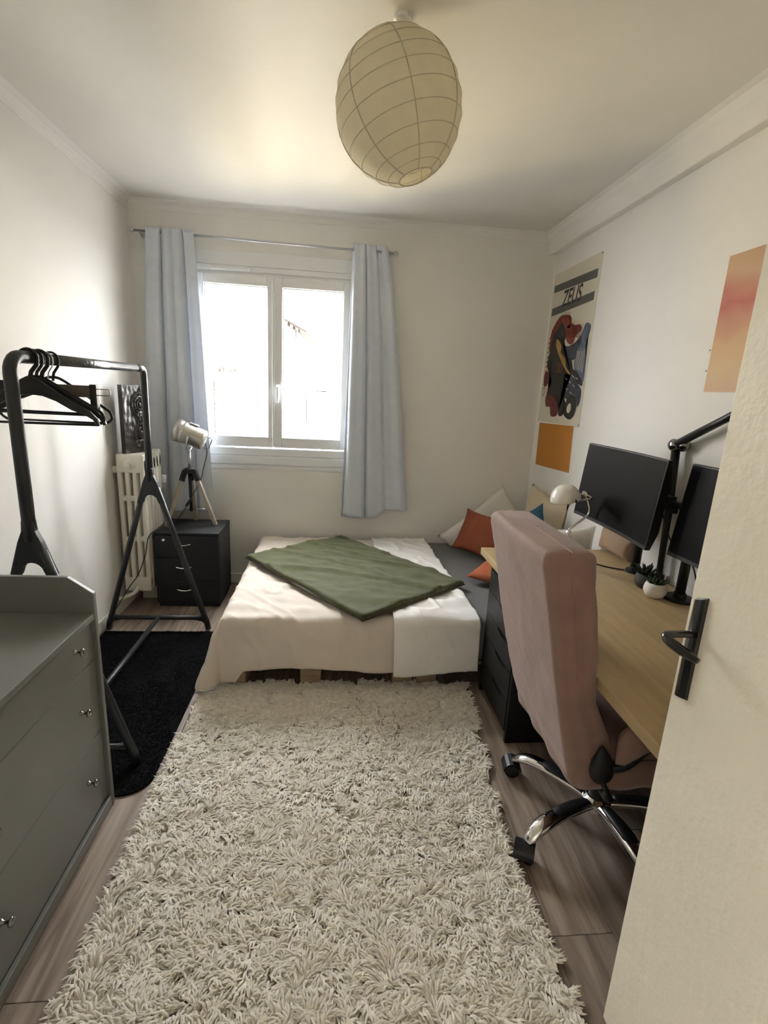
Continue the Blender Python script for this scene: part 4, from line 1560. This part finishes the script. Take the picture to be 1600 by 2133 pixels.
lathe(bm, [(0.030, 0.885), (0.038, 0.890), (0.038, 0.915), (0.020, 0.922), (0.012, 0.925)], (HX, HY, 0), 20)
part(t, 'collar', bm, M_BLKPL)
bm = BM()
tube(bm, [(HX, HY, 0.88), (HX, HY, 0.62)], 0.011, 12)
part(t, 'centre_post', bm, M_BLKPL, smooth=True)
for (fx, fy) in ((-0.87, 3.448), (-1.085, 3.388), (-0.986, 3.53)):
    bm = BM()
    tube(bm, [(HX, HY, 0.632), (fx, fy, 0.640)], 0.0028, 8)
    part(t, 'spreader', bm, M_CHROME, smooth=True)
bm = BM()
tube(bm, [(HX, HY, 0.92), (HX, HY, 1.035)], 0.011, 12)
part(t, 'stem', bm, M_STEEL, smooth=True)
# head: metal drum, mouth towards the left wall and a little up
hc = Vector((-0.968, 3.45, 1.140))
hax = Vector((-0.90, -0.16, 0.34)).normalized()
HT = frame_T(hc, (0, 1, 0.0), hax)
bm = BM()
lathe(bm, [(0.020, -0.095), (0.060, -0.093), (0.066, -0.086), (0.070, 0.030), (0.073, 0.044), (0.073, 0.050), (0.070, 0.054), (0.073, 0.060), (0.079, 0.100), (0.076, 0.102), (0.068, 0.055), (0.062, -0.07), (0.010, -0.072)], seg=32, T=HT)
hd = part(t, 'lamp_head', bm, M_LAMPM, smooth=False)
for p_ in hd.data.polygons:
    p_.use_smooth = True
bm = BM()
lathe(bm, [(0.002, -0.058), (0.022, -0.056), (0.026, -0.01), (0.018, 0.02), (0.003, 0.03)], seg=16, T=HT)
o = obj('bulb', bm, M_LAMPW, smooth=True)
o.parent = hd
o.matrix_parent_inverse = Matrix.Identity(4)
# yoke
bm = BM()
yk = [HT @ Vector(p) for p in ((0.068, 0, 0.0),)]
tube(bm, [hc + Vector((0.0, -0.076, 0.0)), hc + Vector((-0.010, -0.079, -0.06)), Vector((HX, HY - 0.05, 1.045)), Vector((HX, HY, 1.035)), Vector((HX, HY + 0.05, 1.045)), hc + Vector((-0.010, 0.079, -0.06)), hc + Vector((0.0, 0.076, 0.0))], 0.006, 8, flat=0.5)
part(t, 'yoke', bm, M_STEEL, smooth=True)
# handle hoop at the rear
bm = BM()
hp = [(0.030, 0.0, -0.090), (0.030, 0, -0.122), (0.020, 0, -0.134), (-0.040, 0, -0.134), (-0.050, 0, -0.122), (-0.050, 0, -0.090)]
HT2 = frame_T(hc, Vector((0.34, 0, 0.90)), hax)
tube(bm, [HT2 @ Vector(p) for p in hp], 0.0035, 8)
part(t, 'rear_handle', bm, M_DKCHROME, smooth=True)
bm = BM()
box(bm, 0.069, 0.082, -0.012, 0.012, -0.03, 0.03, T=HT2)
part(t, 'vent_cap', bm, M_LAMPM, bevel=0.003)
bm = BM()
tube(bm, smooth_path([(-0.880, 3.47, 1.09), (-0.872, 3.47, 1.02), (-0.895, 3.462, 0.93), (-0.91, 3.458, 0.86), (-0.945, 3.44, 0.78), (-0.975, 3.425, 0.72)], 6), 0.0026, 8)
cd = part(t, 'cord', bm, M_BLKPL, smooth=True)
T_ = frame_T((-1.005, 3.415, 0.668), (0.8, 0, -0.55), (0.45, 0.05, 0.78))
o = obj('cord_switch', bx(-0.009, 0.009, -0.008, 0.008, -0.005, 0.062, T=T_), M_BLKPL, bevel=0.004)
o.parent = cd
o.matrix_parent_inverse = Matrix.Identity(4)
bm = BM()
tube(bm, smooth_path([(-1.007, 3.414, 0.665), (-1.03, 3.41, 0.62), (-1.09, 3.33, 0.545), (-1.160, 3.24, 0.535), (-1.185, 3.185, 0.50), (-1.20, 3.165, 0.40), (-1.245, 3.145, 0.27), (-1.295, 3.11, 0.19), (-1.335, 3.02, 0.10), (-1.355, 2.92, 0.04)], 8), 0.0028, 8)
o = obj('cord_tail', bm, M_BLKPL, smooth=True)
o.parent = cd
o.matrix_parent_inverse = Matrix.Identity(4)

# ------------------------------------------------------------------ curtain rod and curtains
t = thing('curtain_rod', 'thin grey metal curtain rod above the window', 'curtain rod', (-0.48, YB - 0.07, 2.40))
RYc = YB - 0.072
bm = BM()
tube(bm, [(-1.315, RYc, 2.402), (0.345, RYc, 2.384)], 0.0075, 12)
part(t, 'rod', bm, M_STEEL, smooth=True)
for xe, sg, ze in ((-1.315, -1, 2.402), (0.345, 1, 2.384)):
    bm = BM()
    lathe(bm, [(0.008, 0), (0.013, 0.003), (0.015, 0.012), (0.013, 0.022), (0.004, 0.027)], seg=16, T=frame_T((xe, RYc, ze), (0, 1, 0), (sg, 0, 0)))
    part(t, 'finial', bm, M_STEEL, smooth=True)
for xe in (-1.285, 0.320):
    bm = BM()
    tube(bm, [(xe, YB, 2.392), (xe, RYc, 2.392)], 0.006, 8)
    lathe(bm, [(0.018, 0), (0.018, 0.005), (0.008, 0.007)], seg=16, T=frame_T((xe, YB, 2.392), (1, 0, 0), (0, -1, 0)))
    part(t, 'bracket', bm, M_STEEL)


def curtain(label, top, bottom, ztop, zbot_fun, folds, amp, seed, lean_fun):
    n, mrows = 150, 60
    bm = BM()
    G = []
    t = None
    for j in range(mrows + 1):
        v = j / mrows
        rowv = []
        for i in range(n + 1):
            u = i / n
            zb_ = zbot_fun(u)
            z = ztop + (zb_ - ztop) * v
            s = v ** 0.8
            x0 = top[0] + (bottom[0] - top[0]) * s
            x1 = top[1] + (bottom[1] - top[1]) * s
            # uneven folds
            uw = u + 0.035 * math.sin(2 * PI * u * 1.5 + seed) + 0.02 * math.sin(2 * PI * u * 3.3 + seed * 2)
            ph = 2 * PI * folds * uw
            a = amp * (0.75 + 0.35 * v) * (0.8 + 0.35 * math.sin(3.1 * u + seed))
            sn = math.sin(ph)
            y = RYc - 0.002 + a * math.copysign(abs(sn) ** 0.7, sn) + 0.22 * a * math.sin(2.7 * ph + seed) * (1 - 0.4 * v)
            y += lean_fun(u, v)
            x_ = x0 + (x1 - x0) * u + 0.75 * a * math.cos(ph) + 0.004 * nz(u * 4, v * 2, seed)
            rowv.append(bm.verts.new((x_, y, z + 0.006 * math.sin(ph) * (j == 0))))
        G.append(rowv)
    for j in range(mrows):
        for i in range(n):
            bm.faces.new((G[j][i], G[j][i + 1], G[j + 1][i + 1], G[j + 1][i]))
    o = obj('curtain', bm, M_CURT, smooth=True, solid=0.003)
    tag(o, label, 'curtain')
    return o


curtain('blue-grey velvet curtain gathered behind the radiator and tripod lamp', (-1.245, -0.955), (-1.335, -0.885), 2.425, lambda u: 0.575, 4.0, 0.034, 0.6, lambda u, v: -0.004)
curtain('blue-grey velvet curtain hanging beside the bed, above the mattress', (0.058, 0.290), (0.015, 0.520), 2.425, lambda u: 0.565 + 0.06 * (1 / (1 + math.exp(-(u - 0.62) * 40))), 3.0, 0.036, 2.4, lambda u, v: -0.004)

# ------------------------------------------------------------------ paper lantern
t = thing('paper_lantern', 'round cream paper lantern hanging from the ceiling', 'lamp', (0.17, 1.82, 2.34))
LC = Vector((0.165, 1.815, 2.352))
LT = Matrix.Translation(LC) @ Matrix.Rotation(R(-19), 4, 'Y') @ Matrix.Rotation(R(-4), 4, 'X')
RW, RH = 0.197, 0.203
a0, a1 = R(-74), R(78)
bm = BM()
levels = [a0] + [R(d) for d in (-64, -52, -37, -22, -7, 7, 20, 34, 48, 62)] + [a1]
angs = []
for a, b in zip(levels[:-1], levels[1:]):
    for k in range(4):
        angs.append((a + (b - a) * k / 4, k / 4))
angs.append((a1, 0))
seg = 72
rings = []
for a, fr_ in angs:
    rg = []
    for k in range(seg):
        th = 2 * PI * k / seg
        sag = 1 - 0.010 * math.sin(PI * fr_) + 0.006 * nz(math.cos(th) * 2, math.sin(th) * 2, a * 3, 1.6)
        if a < R(-35):
            sag += 0.018 * nz(math.cos(th) * 3, math.sin(th) * 3, a * 5, 1.7)
        sag -= 0.004 * abs(math.cos(th * 4)) ** 12
        rg.append(LT @ Vector((RW * math.cos(a) * sag * math.cos(th), RW * math.cos(a) * sag * math.sin(th), RH * math.sin(a))))
    rings.append(rg)
sect_loft(bm, rings, cap=False)
shade = part(t, 'shade', bm, M_PAPER, smooth=True)
for a in levels:
    bm = BM()
    rg = [LT @ Vector((RW * math.cos(a) * 1.002 * math.cos(2 * PI * k / 48), RW * math.cos(a) * 1.002 * math.sin(2 * PI * k / 48), RH * math.sin(a))) for k in range(48)]
    tube(bm, rg, 0.0013 if a not in (a0, a1) else 0.0022, 6, closed=True)
    o = obj('rib', bm, M_WIRE, smooth=True)
    o.parent = shade
    o.matrix_parent_inverse = Matrix.Identity(4)
for k in range(7):
    th = 2 * PI * (k + 0.30) / 7
    bm = BM()
    pts = [LT @ Vector((RW * 1.0015 * math.cos(a) * math.cos(th), RW * 1.0015 * math.cos(a) * math.sin(th), RH * math.sin(a))) for a in LS(a0, a1, 26)]
    tube(bm, pts, 0.0017, 5)
    o = obj('thread', bm, M_WIRE, smooth=True)
    o.parent = shade
    o.matrix_parent_inverse = Matrix.Identity(4)
bm = BM()
tube(bm, [LT @ Vector((0, 0, RH * 0.6)), LT @ Vector((0, 0, RH * 0.98)), Vector((LC.x + 0.0, LC.y, ZC - 0.012))], 0.004, 8)
part(t, 'cord', bm, M_PVC, smooth=True)
bm = BM()
lathe(bm, [(0.030, ZC), (0.030, ZC - 0.010), (0.012, ZC - 0.018), (0.005, ZC - 0.020)], (LC.x, LC.y, 0), 20)
part(t, 'ceiling_rose', bm, M_PVC)
bm = BM()
lathe(bm, [(0.004, 0.12), (0.018, 0.11), (0.018, 0.06), (0.026, 0.02), (0.028, -0.01), (0.018, -0.035), (0.003, -0.042)], seg=16, T=LT)
part(t, 'bulb', bm, M_LAMPW, smooth=True)

# ------------------------------------------------------------------ wall prints
PX = XR - 0.0015
t = thing('poster', 'tall cream poster reading ZEUS above a dark crested beast', 'poster', (PX, 3.33, 1.33))


def flat_poly(bm, pts, xd):
    bm.faces.new([bm.verts.new((xd, y_, z_)) for y_, z_ in pts])


part(t, 'paper', bx(PX, PX + 0.0008, 3.005, 3.665, 1.335, 2.335), M_POSTER)
xi = [PX - 0.0003]


def rounded(p, n=4):
    if len(p) < 6:
        return p
    out = []
    L = len(p)
    for i in range(L):
        p0, p1, p2, p3 = (Vector(p[(i + k) % L]) for k in (-1, 0, 1, 2))
        for k in range(n):
            t_ = k / n
            q = 0.5 * ((2 * p1) + (p2 - p0) * t_ + (2 * p0 - 5 * p1 + 4 * p2 - p3) * t_ * t_ + (3 * p1 - p0 - 3 * p2 + p3) * t_ ** 3)
            out.append((q.x, q.y))
    return out


def printed(name, m, *polys):
    bm = BM()
    for p in polys:
        flat_poly(bm, rounded(p), xi[0])
    xi[0] -= 0.00025
    bmesh.ops.triangulate(bm, faces=bm.faces)
    return part(t, name, bm, m)


printed('title_bar', M_PGREY, [(3.648, 2.215), (3.040, 2.200), (3.040, 2.250), (3.648, 2.262)])
printed('title_bar', M_PGREY, [(3.645, 2.060), (3.045, 2.078), (3.045, 2.128), (3.645, 2.112)])
FIG = dict(
    tail=[(3.102, 1.953), (3.063, 1.951), (3.032, 1.933), (3.034, 1.898), (3.065, 1.854), (3.05, 1.781), (3.029, 1.672), (3.035, 1.605), (3.105, 1.655), (3.181, 1.695), (3.186, 1.759), (3.155, 1.819), (3.146, 1.855), (3.128, 1.908)],
    wing=[(3.387, 1.849), (3.306, 1.836), (3.208, 1.854), (3.148, 1.886), (3.125, 1.853), (3.155, 1.819), (3.179, 1.758), (3.218, 1.744), (3.299, 1.765), (3.356, 1.801)],
    thigh=[(3.307, 1.654), (3.187, 1.645), (3.084, 1.586), (3.04, 1.555), (3.035, 1.493), (3.064, 1.455), (3.087, 1.505), (3.152, 1.532), (3.24, 1.501), (3.283, 1.54)],
    mane=[(3.48, 2.043), (3.424, 2.042), (3.335, 2.028), (3.303, 1.995), (3.319, 1.953), (3.374, 1.959), (3.448, 1.993), (3.503, 1.959), (3.551, 1.924), (3.56, 1.869), (3.58, 1.822), (3.61, 1.831), (3.612, 1.922), (3.591, 1.969), (3.538, 2.017)],
    limb=[(3.634, 1.676), (3.562, 1.681), (3.531, 1.638), (3.577, 1.584), (3.624, 1.585), (3.634, 1.617)],
    body=[(3.456, 1.994), (3.39, 1.961), (3.362, 1.893), (3.387, 1.849), (3.356, 1.801), (3.283, 1.764), (3.224, 1.742), (3.193, 1.689), (3.138, 1.672), (3.044, 1.611), (3.042, 1.583), (3.118, 1.605), (3.165, 1.644), (3.251, 1.659), (3.303, 1.654), (3.298, 1.587), (3.265, 1.507), (3.23, 1.468), (3.248, 1.401), (3.316, 1.39), (3.356, 1.464), (3.447, 1.511), (3.544, 1.509), (3.549, 1.552), (3.495, 1.609), (3.546, 1.659), (3.613, 1.725), (3.605, 1.789), (3.582, 1.829), (3.56, 1.924), (3.518, 1.954)],
    crest=[(3.392, 1.941), (3.304, 1.976), (3.25, 1.96), (3.175, 1.955), (3.146, 1.922), (3.22, 1.892), (3.23, 1.856), (3.278, 1.844), (3.339, 1.871)],
    ring_o=[(3.193, 1.522), (3.137, 1.529), (3.087, 1.505), (3.074, 1.454), (3.096, 1.396), (3.147, 1.373), (3.203, 1.383), (3.242, 1.408), (3.222, 1.469), (3.225, 1.502)],
    ring_i=[(3.178, 1.473), (3.155, 1.471), (3.145, 1.439), (3.167, 1.413), (3.199, 1.42), (3.204, 1.449)],
    haunch=[(3.549, 1.523), (3.451, 1.525), (3.371, 1.485), (3.341, 1.43), (3.349, 1.388), (3.422, 1.377), (3.455, 1.397), (3.468, 1.439), (3.542, 1.444), (3.565, 1.487)],
    flash=[(3.492, 1.898), (3.412, 1.851), (3.405, 1.804), (3.328, 1.76), (3.296, 1.706), (3.213, 1.658), (3.252, 1.662), (3.347, 1.721), (3.421, 1.778), (3.468, 1.822), (3.496, 1.858)])
printed('printed_tail', M_PBLUE, FIG['tail'])
printed('printed_wing', M_PBLUED, FIG['wing'])
printed('printed_thigh', M_PBLUED, FIG['thigh'])
spikes = []
for k in range(11):
    y_ = 3.325 - 0.018 * k
    z_ = 1.960 - 0.003 * k
    spikes.append([(y_, z_ - 0.06), (y_ - 0.010, z_ - 0.06), (y_ - 0.016, z_ + 0.062 - 0.0025 * k)])
for k in range(12):
    a = R(100 - 17 * k * 0.2)
    y_, z_ = 3.335 + 0.0235 * k, 2.030 + 0.012 * math.sin(k * 0.45) - 0.010 * max(0, k - 5)
    spikes.append([(y_ - 0.008, z_ - 0.02), (y_ + 0.008, z_ - 0.02), (y_ + 0.010, z_ + 0.026)])
for k in range(8):
    y_, z_ = 3.615 + 0.003 * (k % 2), 1.925 - 0.032 * k
    spikes.append([(y_ - 0.01, z_), (y_ - 0.01, z_ - 0.016), (y_ + 0.028, z_ - 0.02)])
printed('printed_mane', M_PRED, FIG['mane'], FIG['crest'], *spikes)
printed('printed_limb', M_PMAR, FIG['limb'])
printed('printed_body', M_PBLACK, FIG['body'], FIG['ring_o'])
printed('printed_hole', M_POSTER, FIG['ring_i'])
printed('printed_haunch', M_PMAR, FIG['haunch'])
printed('printed_flash', M_PYEL, FIG['flash'])


def loop_stroke(pts, w_):
    bm = BM()
    P = [Vector((0, a, b)) for a, b in pts]
    return pts


# thin looping strokes
bm = BM()
for cy_, cz_, ry_, rz_ in ((3.425, 1.705, 0.024, 0.036), (3.372, 1.702, 0.024, 0.034), (3.615, 1.545, 0.022, 0.030)):
    inner = [bm.verts.new((xi[0], cy_ + (ry_ - 0.006) * math.cos(a), cz_ + (rz_ - 0.006) * math.sin(a))) for a in LS(0, 2 * PI, 20, endpoint=False)]
    outer = [bm.verts.new((xi[0], cy_ + ry_ * math.cos(a), cz_ + rz_ * math.sin(a))) for a in LS(0, 2 * PI, 20, endpoint=False)]
    for i in range(20):
        j = (i + 1) % 20
        bm.faces.new((inner[i], inner[j], outer[j], outer[i]))
part(t, 'printed_loop', bm, M_PORANGE)
# pale brush lines on the blue parts
bm = BM()
for k in range(9):
    y_ = 3.052 + 0.013 * k
    z0_, z1_ = 1.66 + 0.004 * k, 1.80 + 0.012 * math.sin(k * 2)
    flat_poly(bm, [(y_, z0_), (y_ + 0.003, z0_), (y_ + 0.012, z1_), (y_ + 0.008, z1_)], xi[0])
for k in range(6):
    y_, z_ = 3.10 + 0.03 * k, 1.625 - 0.022 * ((k * 7) % 5)
    flat_poly(bm, [(y_, z_), (y_ + 0.03, z_ + 0.012), (y_ + 0.034, z_ + 0.008), (y_ + 0.004, z_ - 0.004)], xi[0])
part(t, 'printed_brush_line', bm, M_POSTER)
# title
fc = bpy.data.curves.new('title_text', 'FONT')
fc.body = 'ZEUS'
fc.size = 0.125
fc.space_character = 1.0
fc.offset = 0.0028
fo = bpy.data.objects.new('title_tmp', fc)
COL.objects.link(fo)
bpy.context.view_layer.update()
dg = bpy.context.evaluated_depsgraph_get()
me = bpy.data.meshes.new_from_object(fo.evaluated_get(dg))
bpy.data.objects.remove(fo, do_unlink=True)
xs_ = [v.co.x for v in me.vertices]
ys_ = [v.co.y for v in me.vertices]
mnx, mxx, mny, mxy = min(xs_), max(xs_), min(ys_), max(ys_)
for v in me.vertices:
    u = (v.co.x - mnx) / (mxx - mnx)
    w_ = (v.co.y - mny) / (mxy - mny)
    # letters run from the window side towards the door
    v.co = Vector((PX - 0.0011, 3.495 - 0.275 * u - 0.018 * w_, 2.098 + 0.105 * w_))
o = link('title_lettering', me, M_PBLACK)
adopt(t, o)
for (py_, pz_) in ((3.655, 1.345), (3.012, 1.345), (3.012, 2.325)):
    bm = BM()
    lathe(bm, [(0.005, 0), (0.005, 0.003), (0.002, 0.004)], seg=10, T=frame_T((PX - 0.0004, py_, pz_), (0, 1, 0), (-1, 0, 0)))
    part(t, 'pin', bm, M_DKCHROME)

bm = BM()
tilt = [(3.622, 1.322), (3.078, 1.336), (3.056, 1.040), (3.606, 1.015)]
A4 = [bm.verts.new((PX - 0.0004, a, b)) for a, b in tilt]
B4 = [bm.verts.new((PX + 0.0004, a, b)) for a, b in tilt]
bm.faces.new(A4)
bm.faces.new(list(reversed(B4)))
for i in range(4):
    bm.faces.new((A4[i], B4[i], B4[(i + 1) % 4], A4[(i + 1) % 4]))
tag(obj('coloured_card', bm, M_OCARD), 'plain orange card on the wall under the ZEUS poster', 'card')

t = thing('art_print', 'orange and peach abstract print on the wall above the monitors', 'poster', (PX, 1.78, 1.55))
part(t, 'sheet', bx(PX - 0.0004, PX + 0.0006, 1.58, 1.978, 1.557, 2.066), M_ART)
for (py_, pz_) in ((1.985, 1.72), (1.985, 1.64)):
    bm = BM()
    lathe(bm, [(0.003, 0), (0.003, 0.003), (0.001, 0.004)], seg=8, T=frame_T((PX, py_, pz_), (0, 1, 0), (-1, 0, 0)))
    part(t, 'pin', bm, M_DKCHROME)

# ------------------------------------------------------------------ rugs
def np_mesh(name, V, Fq):
    me = bpy.data.meshes.new(name)
    nv_, nf = len(V), len(Fq)
    me.vertices.add(nv_)
    me.vertices.foreach_set('co', V.astype(np.float32).ravel())
    me.loops.add(nf * 4)
    me.loops.foreach_set('vertex_index', Fq.astype(np.int32).ravel())
    me.polygons.add(nf)
    me.polygons.foreach_set('loop_start', np.arange(0, nf * 4, 4, dtype=np.int32))
    me.polygons.foreach_set('loop_total', np.full(nf, 4, dtype=np.int32))
    me.polygons.foreach_set('use_smooth', np.ones(nf, dtype=bool))
    me.update(calc_edges=True)
    me.validate()
    return me


def vnoise(rng, x, y, cell):
    """value noise, vectorised"""
    g = rng.random((64, 64)) * 2 - 1
    fx, fy = x / cell + 100, y / cell + 100
    ix, iy = np.floor(fx).astype(int), np.floor(fy).astype(int)
    tx, ty = fx - ix, fy - iy
    tx, ty = tx * tx * (3 - 2 * tx), ty * ty * (3 - 2 * ty)
    a = g[ix % 64, iy % 64]
    b = g[(ix + 1) % 64, iy % 64]
    c = g[ix % 64, (iy + 1) % 64]
    d = g[(ix + 1) % 64, (iy + 1) % 64]
    return (a * (1 - tx) + b * tx) * (1 - ty) + (c * (1 - tx) + d * tx) * ty


def pile(x, y, L, wdt, rng, z0, lay, cell, tuft=0.0):
    """ribbon strands with a ridged section: returns verts and quads"""
    n = len(x)
    ang = 2.6 * PI * vnoise(rng, x, y, cell) + 1.6 * vnoise(rng, x, y, cell * 0.3) + rng.normal(0, 0.45, n)
    rise = np.clip(0.55 + 0.30 * vnoise(rng, x, y, cell * 0.8) + rng.normal(0, 0.14, n), 0.25, 1.05)
    if tuft:
        # strands gather into tufts that share a lean, a height and a centre
        wx = 0.86 * x - 0.50 * y + 0.013 * vnoise(rng, x, y, 0.019) + 0.006 * vnoise(rng, x, y, 0.007)
        wy = 0.50 * x + 0.86 * y + 0.013 * vnoise(rng, x, y, 0.017) + 0.006 * vnoise(rng, x, y, 0.008)
        ix, iy = np.floor(wx / tuft).astype(int), np.floor(wy / tuft).astype(int)
        jt = rng.random((2, 97, 89))
        kx, ky = ix % 97, iy % 89
        ang = 2.2 * PI * vnoise(rng, x, y, cell) + (jt[0][kx, ky] - 0.5) * 2.4 + rng.normal(0, 0.38, n)
        rise = np.clip(0.24 + 0.70 * jt[1][kx, ky] + 0.28 * vnoise(rng, x, y, 0.16) + rng.normal(0, 0.09, n), 0.15, 1.2)
    dx, dy = np.cos(ang), np.sin(ang)
    Ls = L * (0.75 + 0.5 * rng.random(n))
    tw = rng.normal(0, 0.5, n)
    prof = [(0.0, 0.0, 0.55), (0.28, 0.55, 1.0), (0.66, 0.85, 0.95), (1.0, 0.70, 0.30)]
    Vs = []
    for hx, hz, ww in prof:
        hd = hx * Ls * lay
        cx_, cy_ = x + dx * hd, y + dy * hd
        cz_ = z0 + Ls * rise * hz * 0.62
        bend = hx * hx * Ls * 0.35 * tw
        cx_ = cx_ - dy * bend
        cy_ = cy_ + dx * bend
        hw = wdt * ww * 0.5
        Vs.append(np.stack([cx_ - dy * hw, cy_ + dx * hw, cz_ - hw * 0.5], 1))
        Vs.append(np.stack([cx_, cy_, cz_ + hw * 0.45], 1))
        Vs.append(np.stack([cx_ + dy * hw, cy_ - dx * hw, cz_ - hw * 0.5], 1))
    V = np.stack(Vs, 1).reshape(-1, 3)
    base = np.arange(n)[:, None] * 12
    quads = []
    for s in range(3):
        for c in range(2):
            a = s * 3 + c
            quads.append(base + np.array([a, a + 1, a + 4, a + 3])[None, :])
    F = np.concatenate(quads, 0)
    return V, F


rng = np.random.default_rng(11)
M_SHAG = mat('shag_cream', (0.78, 0.735, 0.65), 0.85, var=0.12, scale=45, sheen=0.2)
rug = thing('shag_rug', 'thick cream shag rug covering the floor in front of the bed', 'rug', (0.05, 1.4, 0))
RGX = [(-0.655, 0.715), (0.52, 2.325)]
part(rug, 'backing', bx(-0.628, 0.605, 0.53, 2.30, 0.001, 0.010), mat('rug_backing', (0.34, 0.30, 0.24), 0.9), bevel=0.003)
n = 125000
gx = rng.random(n) * (0.72 + 0.628) - 0.628
gy = 0.53 + rng.random(n) * (2.30 - 0.53)
keep = gx < np.interp(gy, [0.53, 1.0, 1.28, 1.7, 2.3], [0.648, 0.632, 0.600, 0.652, 0.712])
V, Fq = pile(gx[keep], gy[keep], 0.040, 0.0068, rng, 0.009, 0.76, 0.11, 0.023)
me = np_mesh('pile', V, Fq)
o = link('pile', me, M_SHAG)
o['kind'] = 'stuff'
adopt(rug, o)

brug = thing('short_pile_rug', 'plain black short-pile rug under the clothes rack', 'rug', (-1.0, 2.25, 0))
bx0, bx1, by0, by1 = -1.352, -0.665, 1.605, 2.875
bm = BM()
rr = 0.10
pts = []
for cx_, cy_, a0_, r_ in ((bx1 - 0.02, by1 - 0.02, 0, 0.02), (bx0 + 0.02, by1 - 0.02, 90, 0.02), (bx0 + 0.02, by0 + 0.02, 180, 0.02), (bx1 - rr, by0 + rr, 270, rr)):
    for k in range(8):
        a = R(a0_ + 90 * k / 7)
        pts.append((cx_ + r_ * math.cos(a), cy_ + r_ * math.sin(a)))
prism(bm, pts, 'z', 0.0005, 0.009)
part(brug, 'backing', bm, M_BLKRUG)
n = 26000
gx = bx0 + 0.004 + rng.random(n) * (bx1 - bx0 - 0.008)
gy = by0 + 0.004 + rng.random(n) * (by1 - by0 - 0.008)
keep = ~((gx > bx1 - rr) & (gy < by0 + rr) & (np.hypot(gx - (bx1 - rr), gy - (by0 + rr)) > rr - 0.004))
V, Fq = pile(gx[keep], gy[keep], 0.011, 0.0045, rng, 0.0085, 0.5, 0.12)
me = np_mesh('pile', V, Fq)
o = link('pile', me, M_BLKRUG)
o['kind'] = 'stuff'
adopt(brug, o)
